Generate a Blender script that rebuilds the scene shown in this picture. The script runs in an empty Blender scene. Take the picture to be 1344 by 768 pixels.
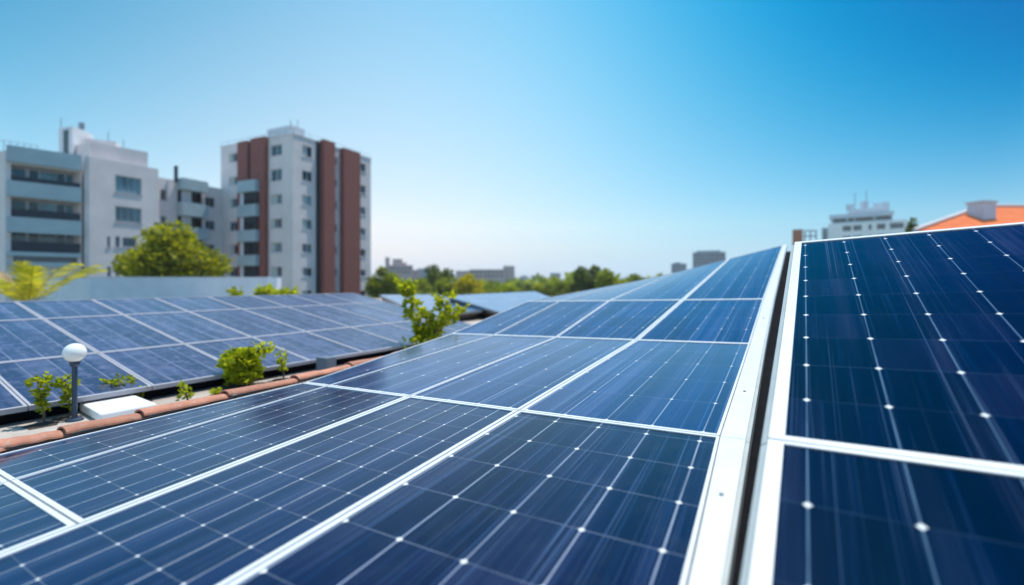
import bpy, bmesh, math, random
from mathutils import Vector, Matrix
random.seed(7)
R = math.radians
V = Vector
scene = bpy.context.scene
COL = scene.collection

# ------------------------------------------------------------------ camera, sky, sun
F, HZ, CX = 620.0, 370.0, 672.0          # focal length and horizon of the 1344 x 768 frame, in pixels
cam_d = bpy.data.cameras.new('camera')
cam = bpy.data.objects.new('camera', cam_d); COL.objects.link(cam)
cam.location = (0, 0, 0); cam.rotation_euler = (R(90), 0, 0)
cam_d.sensor_width = 36; cam_d.lens = F/1344*36
cam_d.shift_y = -(384-HZ)/1344
cam_d.clip_start = 0.02; cam_d.clip_end = 9000
cam_d.dof.use_dof = True; cam_d.dof.focus_distance = 2.5; cam_d.dof.aperture_fstop = 0.78
cam_d.dof.aperture_blades = 0
scene.camera = cam

SUN_AZ, SUN_EL = R(48), R(70)            # azimuth clockwise from +Y (the view direction)
world = bpy.data.worlds.new('World'); scene.world = world; world.use_nodes = True
nt = world.node_tree; nt.nodes.clear()
wo = nt.nodes.new('ShaderNodeOutputWorld'); bg = nt.nodes.new('ShaderNodeBackground')
sky = nt.nodes.new('ShaderNodeTexSky'); sky.sky_type = 'NISHITA'; sky.sun_disc = False
sky.sun_elevation = SUN_EL; sky.sun_rotation = SUN_AZ
sky.air_density = 1.0; sky.dust_density = 0.6; sky.ozone_density = 3.0; sky.altitude = 50
tc = nt.nodes.new('ShaderNodeTexCoord')
sep = nt.nodes.new('ShaderNodeSeparateXYZ'); nt.links.new(tc.outputs['Generated'], sep.inputs[0])
# air that is paler towards the west and the horizon, deeper towards the upper east
def wm(op, a, b=None, c=None):
    q = nt.nodes.new('ShaderNodeMath'); q.operation = op
    for i_, v_ in enumerate((a, b, c)):
        if v_ is None: continue
        if isinstance(v_, (int, float)): q.inputs[i_].default_value = v_
        else: nt.links.new(v_, q.inputs[i_])
    return q.outputs[0]
def wramp(val, stops):
    rp_ = nt.nodes.new('ShaderNodeValToRGB'); c_ = rp_.color_ramp
    c_.elements[0].position, c_.elements[0].color = stops[0][0], stops[0][1]+(1,)
    c_.elements[1].position, c_.elements[1].color = stops[-1][0], stops[-1][1]+(1,)
    for p_, k_ in stops[1:-1]: e_ = c_.elements.new(p_); e_.color = k_+(1,)
    nt.links.new(val, rp_.inputs[0]); return rp_.outputs[0]
def wmul(a, b):
    q = nt.nodes.new('ShaderNodeMix'); q.data_type = 'RGBA'; q.blend_type = 'MULTIPLY'; q.inputs[0].default_value = 1.0
    nt.links.new(a, q.inputs[6]); nt.links.new(b, q.inputs[7]); return q.outputs[2]
zc = wm('MAXIMUM', wm('MINIMUM', sep.outputs['Z'], 0.52), 0.0)
xc = wm('MAXIMUM', wm('MINIMUM', sep.outputs['X'], 0.70), -0.70)
xx, xz, zz_ = wm('MULTIPLY', xc, xc), wm('MULTIPLY', xc, zc), wm('MULTIPLY', zc, zc)
terms = [1.0, xc, zc, xx, xz, zz_, wm('MULTIPLY', xx, zc), wm('MULTIPLY', xz, zc), wm('MULTIPLY', xx, xc)]
SKY = [(0.9728, 0.8557, 0.8460), (-0.3847, -0.1212, -0.0478), (0.9529, 1.2504, 0.6236), (0.0161, 0.0532, 0.0565), (-1.5821, -0.8024, -0.4476), (-2.2437, -1.4843, -0.5267), (-4.4004, -2.1372, -1.1637), (0.6991, 0.6739, 0.4679), (0.6264, 0.0933, -0.0161)]
chan = []
for c_ in range(3):                       # smooth depth-of-blue polynomial over the dome, one per channel
    acc = SKY[0][c_]
    for k_ in range(1, 9): acc = wm('MULTIPLY_ADD', terms[k_], SKY[k_][c_], acc)
    chan.append(wm('POWER', wm('MAXIMUM', acc, 0.0), 2.2))
cmb_ = nt.nodes.new('ShaderNodeCombineXYZ')
for c_ in range(3): nt.links.new(chan[c_], cmb_.inputs[c_])
t3 = wramp(wm('ABSOLUTE', sep.outputs['Z']), [(0.0, (0.740, 1.163, 1.805)), (0.016, (0.750, 1.096, 1.634)), (0.035, (0.721, 0.950, 1.319)), (0.055, (0.789, 0.919, 1.117)), (0.074, (0.866, 0.940, 1.047)), (0.093, (0.917, 0.959, 1.020)), (0.112, (1.000, 1.000, 1.000))])
yb = wm('MULTIPLY_ADD', sep.outputs['Y'], -2.0, 0.2)      # sky behind the camera brightened, an added fill for shaded facades
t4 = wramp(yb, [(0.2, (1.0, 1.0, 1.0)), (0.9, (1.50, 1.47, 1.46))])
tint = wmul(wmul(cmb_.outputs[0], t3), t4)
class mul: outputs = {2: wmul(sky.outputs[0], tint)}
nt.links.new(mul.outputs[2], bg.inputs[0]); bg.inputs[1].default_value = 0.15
nt.links.new(bg.outputs[0], wo.inputs[0])

sdir = V((math.sin(SUN_AZ)*math.cos(SUN_EL), math.cos(SUN_AZ)*math.cos(SUN_EL), math.sin(SUN_EL)))
sl = bpy.data.lights.new('sun', 'SUN'); sl.energy = 4.0; sl.angle = R(0.5); sl.color = (1.0, 0.95, 0.87)
so = bpy.data.objects.new('sun', sl); COL.objects.link(so); so.rotation_euler = (-sdir).to_track_quat('-Z', 'Y').to_euler()
so.location = (0, 0, 50)
scene.view_settings.view_transform = 'Standard'; scene.view_settings.look = 'None'
scene.view_settings.exposure = 0.35; scene.view_settings.gamma = 1.0; scene.view_settings.use_curve_mapping = False

# ------------------------------------------------------------------ helpers
def ray(x, y): return V(((x-CX)/F, 1.0, (HZ-y)/F))
def at(x, y, Y): return ray(x, y)*Y
def atz(x, y, z): return ray(x, y)*(z*F/(HZ-y))
def px(p): return (CX+F*p.x/p.y, HZ-F*p.z/p.y)

class MB:
    def __init__(s): s.v = []; s.f = []; s.uv = []; s.smooth = []
    def poly(s, pts, uvs=None, smooth=False):
        i = len(s.v); s.v += [tuple(p) for p in pts]; s.f.append(tuple(range(i, i+len(pts))))
        s.uv.append(uvs or [(0, 0)]*len(pts)); s.smooth.append(smooth)
    def hexa(s, b, t):                      # bottom four, top four corner points (same order, counter-clockwise from above)
        s.poly([b[3], b[2], b[1], b[0]]); s.poly(t)
        for k in range(4): s.poly([b[k], b[(k+1) % 4], t[(k+1) % 4], t[k]])
    def box(s, c, sx, sy, sz, rz=0):        # base centre
        m = Matrix.Rotation(rz, 3, 'Z'); c = V(c)
        q = [m @ V((a*sx/2, b*sy/2, 0))+c for a, b in ((-1, -1), (1, -1), (1, 1), (-1, 1))]
        s.hexa(q, [p+V((0, 0, sz)) for p in q])
    def prism(s, foot, z0, z1):             # foot: XY list counter-clockwise
        a = [V((p[0], p[1], z0)) for p in foot]; b = [V((p[0], p[1], z1)) for p in foot]; n = len(foot)
        s.poly(b); s.poly(a[::-1])
        for k in range(n): s.poly([a[k], a[(k+1) % n], b[(k+1) % n], b[k]])
    def tube(s, pts, rad, n=8, cap=True):
        pts = [V(p) for p in pts]
        if not hasattr(rad, '__len__'): rad = [rad]*len(pts)
        rings = []
        for i, p in enumerate(pts):
            d = (pts[min(i+1, len(pts)-1)]-pts[max(i-1, 0)]).normalized()
            a = d.orthogonal().normalized() if i == 0 else (pa-d*pa.dot(d)).normalized()
            pa = a; b = d.cross(a)
            rings.append([p+(a*math.cos(2*math.pi*k/n)+b*math.sin(2*math.pi*k/n))*rad[i] for k in range(n)])
        for i in range(len(rings)-1):
            for k in range(n):
                s.poly([rings[i][k], rings[i][(k+1) % n], rings[i+1][(k+1) % n], rings[i+1][k]], smooth=True)
        if cap: s.poly(rings[0][::-1]); s.poly(rings[-1])
    def lathe(s, prof, c, n=24):
        c = V(c)
        for i in range(len(prof)-1):
            for k in range(n):
                a, b = 2*math.pi*k/n, 2*math.pi*(k+1)/n
                P = lambda pr, t: c+V((pr[0]*math.cos(t), pr[0]*math.sin(t), pr[1]))
                s.poly([P(prof[i], a), P(prof[i], b), P(prof[i+1], b), P(prof[i+1], a)], smooth=True)
    def build(s, name, mat, parent=None, weld=False, bevel=0, label=None):
        me = bpy.data.meshes.new(name); me.from_pydata(s.v, [], s.f)
        ul = me.uv_layers.new(name='UVMap'); k = 0
        for u in s.uv:
            for q in u: ul.data[k].uv = q; k += 1
        me.polygons.foreach_set('use_smooth', s.smooth)
        me.materials.append(mat)
        if weld or bevel:
            bm = bmesh.new(); bm.from_mesh(me); bmesh.ops.remove_doubles(bm, verts=bm.verts, dist=1e-4)
            bmesh.ops.recalc_face_normals(bm, faces=bm.faces)
            if bevel:
                bmesh.ops.bevel(bm, geom=[e for e in bm.edges if e.is_manifold and e.calc_face_angle(0) > 0.5], offset=bevel, segments=2, affect='EDGES', profile=0.5)
            bm.to_mesh(me); bm.free()
        o = bpy.data.objects.new(name, me); COL.objects.link(o)
        if parent:
            o.parent = parent; o.matrix_parent_inverse = Matrix.Translation(-V(parent.location))
        if label: o['label'] = label
        return o

def tag(o, label, cat, group=None):
    o['label'] = label; o['category'] = cat
    if group: o['group'] = group
    return o
def thing(name, loc, label, cat, group=None):
    o = bpy.data.objects.new(name, None); COL.objects.link(o); o.location = loc; o.empty_display_size = 0.2
    return tag(o, label, cat, group)
def structure(o, kind='structure'): o['kind'] = kind; return o

# ------------------------------------------------------------------ materials
class NM:
    def __init__(s, name):
        s.m = bpy.data.materials.new(name); s.m.use_nodes = True; s.t = s.m.node_tree
        s.b = s.t.nodes['Principled BSDF']; s.out = s.t.nodes['Material Output']
    def n(s, typ, **kw):
        q = s.t.nodes.new(typ)
        for k, v in kw.items(): setattr(q, k, v)
        return q
    def l(s, a, b): s.t.links.new(a, b)
    def math(s, op, a, b=None, c=None, clamp=False):
        q = s.n('ShaderNodeMath', operation=op); q.use_clamp = clamp
        for i, v in enumerate((a, b, c)):
            if v is None: continue
            if isinstance(v, (int, float)): q.inputs[i].default_value = v
            else: s.l(v, q.inputs[i])
        return q.outputs[0]
    def mix(s, f, a, b, blend='MIX'):
        q = s.n('ShaderNodeMix', data_type='RGBA', blend_type=blend)
        for sock, v in ((q.inputs[0], f), (q.inputs[6], a), (q.inputs[7], b)):
            if isinstance(v, (int, float)): sock.default_value = v
            elif isinstance(v, tuple): sock.default_value = v if len(v) == 4 else v+(1,)
            else: s.l(v, sock)
        return q.outputs[2]
    def noise(s, scale, detail=3, rough=0.5, vec=None, coord='Object', out=0):
        q = s.n('ShaderNodeTexNoise'); q.inputs['Scale'].default_value = scale; q.inputs['Detail'].default_value = detail
        q.inputs['Roughness'].default_value = rough
        if vec is None: vec = s.n('ShaderNodeTexCoord').outputs[coord]
        s.l(vec, q.inputs['Vector']); return q.outputs[out]
    def step(s, v, lo, hi, a=0.0, b=1.0):
        q = s.n('ShaderNodeMapRange', interpolation_type='SMOOTHSTEP')
        q.inputs[1].default_value = lo; q.inputs[2].default_value = hi; q.inputs[3].default_value = a; q.inputs[4].default_value = b
        s.l(v, q.inputs[0]); return q.outputs[0]
    def bump(s, h, strength=0.3, dist=0.01):
        q = s.n('ShaderNodeBump'); q.inputs['Strength'].default_value = strength; q.inputs['Distance'].default_value = dist
        s.l(h, q.inputs['Height']); s.l(q.outputs[0], s.b.inputs['Normal'])

def simple(name, col, rough=0.6, metal=0.0, var=0.12, scale=6.0, bump=0.0, spec=0.5):
    m = NM(name); f = m.noise(scale, 5, 0.6)
    c = m.mix(m.step(f, 0.3, 0.7), tuple(x*(1-var) for x in col), tuple(min(1, x*(1+var)) for x in col))
    m.l(c, m.b.inputs['Base Color']); m.b.inputs['Roughness'].default_value = rough; m.b.inputs['Metallic'].default_value = metal
    m.b.inputs['Specular IOR Level'].default_value = spec
    if bump: m.bump(m.noise(scale*8, 4), bump)
    return m.m

def cells(name, ratio=1.2, cell=(0.0026, 0.0085, 0.043), line=(0.25, 0.29, 0.38), lw=0.0075, streak=0.75, rough=0.14, cross=0.5, dust=0.03, ior=1.75, sheen=0.16, dot=0.72, scol=1.0, dust_haze_col=(0.30, 0.30, 0.30)):
    """Silicon cells under glass: u, v count cells; ratio = cell length / cell width."""
    m = NM(name)
    uv = m.n('ShaderNodeUVMap', uv_map='UVMap'); sp = m.n('ShaderNodeSeparateXYZ'); m.l(uv.outputs[0], sp.inputs[0])
    u, v = sp.outputs[0], sp.outputs[1]
    def edge(x):   # distance to the nearest whole number
        r = m.math('ROUND', x); return m.math('ABSOLUTE', m.math('SUBTRACT', x, r)), r
    du, ru = edge(u); dv, rv = edge(v); dvs = m.math('MULTIPLY', dv, ratio)
    # per-cell tone
    cmb = m.n('ShaderNodeCombineXYZ'); m.l(m.math('FLOOR', u), cmb.inputs[0]); m.l(m.math('FLOOR', v), cmb.inputs[1])
    oi = m.n('ShaderNodeObjectInfo'); m.l(oi.outputs['Random'], cmb.inputs[2])
    wn = m.n('ShaderNodeTexWhiteNoise', noise_dimensions='3D'); m.l(cmb.outputs[0], wn.inputs['Vector'])
    base = m.mix(m.step(wn.outputs['Value'], 0.0, 1.0), tuple(x*0.72 for x in cell), tuple(x*1.28 for x in cell))
    base = m.mix(m.step(wn.outputs['Value'], 0.80, 0.95, 0, 0.6), base, (0.008, 0.009, 0.034))
    # long streaks of the crystal and fine fingers
    sv = m.n('ShaderNodeCombineXYZ'); m.l(m.math('MULTIPLY', u, 13.0), sv.inputs[0]); m.l(m.math('MULTIPLY_ADD', v, 0.22, m.math('MULTIPLY', wn.outputs['Value'], 3.0)), sv.inputs[1])
    m.l(m.math('MULTIPLY', oi.outputs['Random'], 37.0), sv.inputs[2])
    n1 = m.noise(1.0, 4, 0.7, sv.outputs[0])
    s1 = m.step(n1, 0.52, 0.74)
    base = m.mix(m.math('MULTIPLY', s1, streak), base, (0.012*scol, 0.040*scol, 0.125*scol))
    sv2 = m.n('ShaderNodeCombineXYZ'); m.l(m.math('MULTIPLY', u, 42.0), sv2.inputs[0]); m.l(m.math('MULTIPLY', v, 0.12), sv2.inputs[1])
    m.l(m.math('MULTIPLY', oi.outputs['Random'], 11.0), sv2.inputs[2])
    n2 = m.noise(1.0, 2, 0.5, sv2.outputs[0])
    base = m.mix(m.step(n2, 0.61, 0.69, 0, 0.9*streak), base, (0.085*scol, 0.145*scol, 0.28*scol))
    # broad darker and paler strips along the string of cells
    sv3 = m.n('ShaderNodeCombineXYZ'); m.l(m.math('MULTIPLY', u, 1.7), sv3.inputs[0]); m.l(m.math('MULTIPLY', v, 0.10), sv3.inputs[1]); m.l(m.math('MULTIPLY', oi.outputs['Random'], 23.0), sv3.inputs[2])
    n3 = m.noise(1.0, 3, 0.6, sv3.outputs[0])
    hv_ = m.n('ShaderNodeHueSaturation'); m.l(base, hv_.inputs['Color']); m.l(m.step(n3, 0.32, 0.68, 0.5, 1.3), hv_.inputs['Value']); m.l(m.step(n3, 0.45, 0.62, 1.06, 0.86), hv_.inputs['Saturation'])
    base = hv_.outputs[0]
    # grid lines between cells
    fade = m.noise(0.8, 2, 0.5, uv.outputs[0])
    lu = m.math('MULTIPLY', m.step(du, lw, lw*2.4, 1, 0), m.step(fade, 0.3, 0.6, 0.55, 1.0))
    lv = m.math('MULTIPLY', m.step(dvs, lw*0.7, lw*1.9, 1, 0), m.step(fade, 0.3, 0.65, 0.35*cross, cross))
    base = m.mix(m.math('MULTIPLY', lv, 1.0), base, tuple(x*0.85 for x in line))
    base = m.mix(lu, base, line)
    dia = m.step(m.math('ADD', du, dvs), 0.040, 0.062, 1, 0)
    base = m.mix(dia, base, (dot, dot, dot*0.98))
    # violet on the low array, painting reflected sky; elsewhere a little dust
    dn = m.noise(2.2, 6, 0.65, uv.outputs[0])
    base = m.mix(m.step(dn, 0.45, 0.8, 0.0, dust), base, dust_haze_col)
    m.l(base, m.b.inputs['Base Color'])
    m.b.inputs['Roughness'].default_value = rough
    m.b.inputs['Specular Tint'].default_value = (0.12, 0.36, 1.0, 1)
    m.b.inputs['Sheen Weight'].default_value = sheen; m.b.inputs['Sheen Roughness'].default_value = 0.35; m.b.inputs['Sheen Tint'].default_value = (0.35, 0.68, 1.0, 1)
    m.b.inputs['IOR'].default_value = ior
    return m.m

M = {}
M['cells'] = cells('cell_glass', 1.2, cell=(0.0022, 0.0055, 0.028), sheen=0.03, scol=0.72, ior=1.55, rough=0.10, streak=0.95)
M['cells_fine'] = cells('cell_glass_fine', 1.33, cell=(0.0026, 0.0078, 0.038), scol=0.8, line=(0.46, 0.49, 0.54), lw=0.008, cross=0.32, dot=0.8, streak=0.55, sheen=0.2)
M['cells_long'] = cells('cell_glass_long', 1.9, cell=(0.003, 0.022, 0.100), sheen=0.30, ior=1.85)  # far rows: grazing sky reflection put into a bluer, paler base
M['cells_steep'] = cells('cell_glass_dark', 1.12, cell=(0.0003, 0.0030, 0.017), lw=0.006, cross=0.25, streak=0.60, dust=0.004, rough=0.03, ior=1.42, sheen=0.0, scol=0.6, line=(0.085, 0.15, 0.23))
M['cells_back'] = cells('cell_glass_back', 1.3, cell=(0.042, 0.046, 0.105), line=(0.16, 0.165, 0.25), lw=0.016, streak=0.2, rough=0.22, cross=0.5, dust=0.5, dust_haze_col=(0.26, 0.255, 0.36), ior=1.6, dot=0.20)  # violet veil puts the reflected horizon haze into the colour
M['cells_roof'] = cells('roof_glass', 1.3, cell=(0.07, 0.15, 0.30), line=(0.2, 0.28, 0.4), lw=0.02, streak=0.1, rough=0.2, dust=0.1, ior=1.8, dot=0.3, sheen=0.3)
M['frame'] = simple('white_aluminium', (0.65, 0.66, 0.68), 0.35, 0.0, 0.04, 9.0)
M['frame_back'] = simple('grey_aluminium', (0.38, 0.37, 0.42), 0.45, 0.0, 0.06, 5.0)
M['steel'] = simple('galvanised_steel', (0.30, 0.32, 0.35), 0.45, 0.7, 0.2, 12.0)
M['grey_paint'] = simple('grey_paint', (0.13, 0.16, 0.21), 0.5, 0.0, 0.1, 10)
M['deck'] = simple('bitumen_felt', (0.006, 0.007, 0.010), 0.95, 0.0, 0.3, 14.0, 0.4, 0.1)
M['conc'] = simple('concrete', (0.42, 0.39, 0.36), 0.85, 0.0, 0.15, 5.0, 0.3)
M['white_wall'] = simple('white_render', (0.55, 0.60, 0.67), 0.8, 0.0, 0.06, 1.5, 0.1)
M['plaster'] = simple('pale_plaster', (0.67, 0.605, 0.60), 0.85, 0.0, 0.06, 0.5, 0.1)
M['plaster_grey'] = simple('grey_plaster', (0.60, 0.62, 0.66), 0.85, 0.0, 0.06, 0.5)
M['blue_panel'] = simple('blue_grey_panel', (0.33, 0.43, 0.47), 0.5, 0.0, 0.08, 0.8)
M['dark_rail'] = simple('dark_railing', (0.02, 0.022, 0.035), 0.5, 0.0, 0.1, 4)
M['pink_wall'] = simple('pink_plaster', (0.52, 0.38, 0.37), 0.9, 0.0, 0.1, 0.2)
M['far_grey'] = simple('distant_grey_plaster', (0.30, 0.31, 0.36), 0.9, 0.0, 0.1, 0.2)
M['fascia'] = simple('brown_fascia', (0.20, 0.15, 0.13), 0.8, 0.0, 0.15, 3)
M['pole'] = simple('blue_black_paint', (0.02, 0.045, 0.085), 0.4, 0.0, 0.1, 10)
M['dark_mound'] = simple('dark_brown_mound', (0.055, 0.04, 0.03), 0.95, 0.0, 0.3, 30, 0.5)
M['bark'] = simple('bark', (0.10, 0.075, 0.05), 0.9, 0.0, 0.3, 10, 0.5)
M['box'] = simple('white_plastic', (0.82, 0.82, 0.82), 0.45, 0.0, 0.03, 8)
M['terra'] = None

def window_glass(name, tint):
    m = NM(name); f = m.noise(0.5, 1, 0.5)
    m.l(m.mix(m.step(f, 0.35, 0.65), tuple(x*0.5 for x in tint), tint), m.b.inputs['Base Color'])
    m.b.inputs['Roughness'].default_value = 0.08; m.b.inputs['IOR'].default_value = 1.6
    return m.m
M['curtain'] = simple('curtain_cloth', (0.42, 0.46, 0.45), 0.9, 0.0, 0.1, 3)
M['glass'] = window_glass('window_glass', (0.04, 0.10, 0.14))
M['glass_light'] = window_glass('curtained_glass', (0.16, 0.28, 0.33))
M['glass_dark'] = window_glass('dark_glass', (0.008, 0.012, 0.02))
M['globe'] = NM('opal_glass').m
g = M['globe'].node_tree.nodes['Principled BSDF']; g.inputs['Base Color'].default_value = (0.80, 0.80, 0.77, 1); g.inputs['Roughness'].default_value = 0.18
g.inputs['Subsurface Weight'].default_value = 0.35; g.inputs['Subsurface Radius'].default_value = (0.05, 0.05, 0.05)

def terracotta(name, col):
    m = NM(name); f = m.noise(5, 6, 0.65); h = m.noise(38, 4, 0.6); oi = m.n('ShaderNodeObjectInfo')
    c = m.mix(m.step(f, 0.3, 0.7), tuple(x*0.78 for x in col), tuple(x*1.15 for x in col))
    c = m.mix(m.step(h, 0.5, 0.7, 0, 0.6), c, (0.40, 0.30, 0.25))
    hs = m.n('ShaderNodeHueSaturation'); m.l(c, hs.inputs['Color']); m.l(m.math('MULTIPLY_ADD', oi.outputs['Random'], 0.35, 0.82), hs.inputs['Value'])
    m.l(hs.outputs[0], m.b.inputs['Base Color']); m.b.inputs['Roughness'].default_value = 0.8; m.bump(h, 0.25)
    return m.m
M['terra'] = terracotta('terracotta', (0.46, 0.185, 0.115))

def brick_clad():
    m = NM('brown_brick'); t = m.n('ShaderNodeTexBrick'); tc_ = m.n('ShaderNodeTexCoord')
    t.inputs['Color1'].default_value = (0.26, 0.072, 0.055, 1); t.inputs['Color2'].default_value = (0.20, 0.052, 0.042, 1); t.inputs['Mortar'].default_value = (0.24, 0.13, 0.11, 1)
    t.inputs['Scale'].default_value = 2.2; m.l(tc_.outputs['UV'], t.inputs['Vector'])
    m.l(t.outputs[0], m.b.inputs['Base Color']); m.b.inputs['Roughness'].default_value = 0.85
    return m.m
M['brick'] = brick_clad()

def roof_tiles():
    m = NM('orange_roof_tiles'); uv = m.n('ShaderNodeUVMap', uv_map='UVMap'); sp = m.n('ShaderNodeSeparateXYZ'); m.l(uv.outputs[0], sp.inputs[0])
    w = m.math('SINE', m.math('MULTIPLY', sp.outputs[0], 2*math.pi/0.22)); r = m.math('FRACT', m.math('MULTIPLY', sp.outputs[1], 1/0.33))
    f = m.noise(2.5, 5, 0.6)
    c = m.mix(m.step(f, 0.3, 0.7), (0.74, 0.125, 0.015), (0.86, 0.185, 0.03)); m.l(c, m.b.inputs['Base Color'])
    m.b.inputs['Roughness'].default_value = 0.75
    m.bump(m.math('ADD', m.math('MULTIPLY', w, 0.6), r), 0.9, 0.05)
    return m.m
M['roof'] = roof_tiles()

def gravel():
    m = NM('terrace_screed'); a = m.noise(1.6, 6, 0.65); b = m.noise(60, 3, 0.6); p = m.noise(9, 4, 0.6)
    c = m.mix(m.step(a, 0.3, 0.7), (0.36, 0.30, 0.265), (0.48, 0.42, 0.375)); c = m.mix(m.step(p, 0.55, 0.75, 0, 0.35), c, (0.30, 0.24, 0.20))
    c = m.mix(m.step(b, 0.55, 0.8, 0, 0.5), c, (0.22, 0.19, 0.17)); m.l(c, m.b.inputs['Base Color']); m.b.inputs['Roughness'].default_value = 0.92
    m.bump(b, 0.5); return m.m
M['terrace'] = gravel()
def ground_m():
    m = NM('city_ground'); a = m.noise(0.05, 6, 0.6); b = m.noise(0.6, 5, 0.6)
    c = m.mix(m.step(a, 0.42, 0.58), (0.09, 0.11, 0.05), (0.30, 0.28, 0.25)); c = m.mix(m.step(b, 0.4, 0.7, 0, 0.4), c, (0.05, 0.05, 0.045))
    m.l(c, m.b.inputs['Base Color']); m.b.inputs['Roughness'].default_value = 0.95; return m.m
M['ground'] = ground_m()

def leaves(name, dark, light, trans=0.45, scale=1.0):
    m = NM(name); oi = m.n('ShaderNodeObjectInfo'); f = m.noise(scale, 3, 0.6)
    geo = m.n('ShaderNodeNewGeometry')
    k = m.math('MULTIPLY_ADD', geo.outputs['Random Per Island'], 0.55, m.math('MULTIPLY', f, 0.6))
    c = m.mix(m.step(k, 0.25, 0.85), dark, light)
    hs = m.n('ShaderNodeHueSaturation'); m.l(c, hs.inputs['Color']); m.l(m.math('MULTIPLY_ADD', oi.outputs['Random'], 0.3, 0.85), hs.inputs['Value'])
    m.l(hs.outputs[0], m.b.inputs['Base Color']); m.b.inputs['Roughness'].default_value = 0.55; m.b.inputs['Specular IOR Level'].default_value = 0.3
    tr = m.n('ShaderNodeBsdfTranslucent')
    tcx = m.mix(1.0, hs.outputs[0], (1.6, 1.5, 0.5), 'MULTIPLY'); m.l(tcx, tr.inputs[0])
    mx = m.n('ShaderNodeMixShader'); mx.inputs[0].default_value = trans; m.l(m.b.outputs[0], mx.inputs[1]); m.l(tr.outputs[0], mx.inputs[2]); m.l(mx.outputs[0], m.out.inputs[0])
    return m.m
M['leaf_lime'] = leaves('lime_leaves', (0.10, 0.115, 0.006), (0.36, 0.36, 0.016), 0.45, 0.5)
M['leaf_yellow'] = leaves('yellow_leaves', (0.26, 0.25, 0.010), (0.52, 0.46, 0.03), 0.5, 0.5)
M['leaf_plant'] = leaves('young_leaves', (0.17, 0.21, 0.010), (0.44, 0.47, 0.025), 0.5, 9.0)
M['leaf_mid'] = leaves('green_leaves', (0.115, 0.15, 0.018), (0.28, 0.32, 0.04), 0.48, 0.3)
M['leaf_dark'] = leaves('dark_leaves', (0.07, 0.10, 0.022), (0.15, 0.19, 0.045), 0.4, 0.3)
M['leaf_palm'] = leaves('palm_leaves', (0.20, 0.22, 0.015), (0.48, 0.44, 0.06), 0.5, 2.0)
M['leaf_dry'] = leaves('dry_palm_leaves', (0.40, 0.28, 0.16), (0.62, 0.48, 0.30), 0.4, 2.0)

# ------------------------------------------------------------------ setting: ground, terrace, roof deck
GZ, TZ = -9.0, -1.08
mb = MB(); mb.poly([(-1590, -240, GZ), (1590, -240, GZ), (1590, 1490, GZ), (-1590, 1490, GZ)])
structure(mb.build('ground', M['ground']))
mb = MB(); mb.prism([(-14, -6), (9, -6), (9, 17), (3.6, 31), (-16, 31), (-16, 12)], GZ+0.01, TZ)
structure(mb.build('terrace', M['terrace']))

# ------------------------------------------------------------------ solar panels
PANEL_CAT = 'solar panel'
def make_panel(P, label, mat, uvf, fw=(0.022, 0.022, 0.022, 0.022), group=None, nseg=4, thick=0.035, proud=0.005, frame_mat=None):
    """P: near-left, near-right, far-right, far-left corners. uvf(a, b) gives the cell count at (a, b)."""
    P = [V(p) for p in P]
    def S(a, b): return (P[0]*(1-a)+P[1]*a)*(1-b)+(P[3]*(1-a)+P[2]*a)*b
    W = ((P[1]-P[0]).length+(P[2]-P[3]).length)/2; L = ((P[3]-P[0]).length+(P[2]-P[1]).length)/2
    n = ((P[1]-P[0])+(P[2]-P[3])).cross((P[3]-P[0])+(P[2]-P[1])).normalized()
    if n.z < 0: n = -n
    t = thing('solar_panel', (P[0]+P[1]+P[2]+P[3])/4-n*thick, label, PANEL_CAT, group)
    g = 0.004
    a0, a1, b0, b1 = g/W, 1-g/W, g/L, 1-g/L
    ia0, ia1, ib0, ib1 = a0+fw[0]/W, a1-fw[1]/W, b0+fw[2]/L, b1-fw[3]/L
    m = MB(); lerp = lambda p, q, k: p+(q-p)*k
    ea0, ea1, eb0, eb1 = ia0-0.004/W, ia1+0.004/W, ib0-0.004/L, ib1+0.004/L
    for i in range(nseg):
        for j in range(nseg):
            q = [(lerp(ea0, ea1, (i+x)/nseg), lerp(eb0, eb1, (j+y)/nseg)) for x, y in ((0, 0), (1, 0), (1, 1), (0, 1))]
            m.poly([S(*k) for k in q], [uvf(*k) for k in q], True)
    m.build('cell_glass', mat, t, weld=True)
    fr = MB(); up, dn, gl = n*proud, n*(-thick), n*(-0.003)
    oc = [(a0, b0), (a1, b0), (a1, b1), (a0, b1)]; ic = [(ia0, ib0), (ia1, ib0), (ia1, ib1), (ia0, ib1)]
    for k in range(4):
        o0, o1, i0, i1 = oc[k], oc[(k+1) % 4], ic[k], ic[(k+1) % 4]
        for s in range(nseg):
            f0, f1 = s/nseg, (s+1)/nseg
            mixp = lambda A, B, f: (lerp(A[0], B[0], f), lerp(A[1], B[1], f))
            A, B, C_, D = S(*mixp(o0, o1, f0)), S(*mixp(o0, o1, f1)), S(*mixp(i0, i1, f1)), S(*mixp(i0, i1, f0))
            fr.poly([A+up, B+up, C_+up, D+up]); fr.poly([D+up, C_+up, C_+gl, D+gl])
            fr.poly([A+dn, B+dn, B+up, A+up])
    bs = [S(*q)+dn for q in oc]; fr.poly(bs[::-1])
    fr.build('frame', frame_mat or M['frame'], t)
    return t

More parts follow.
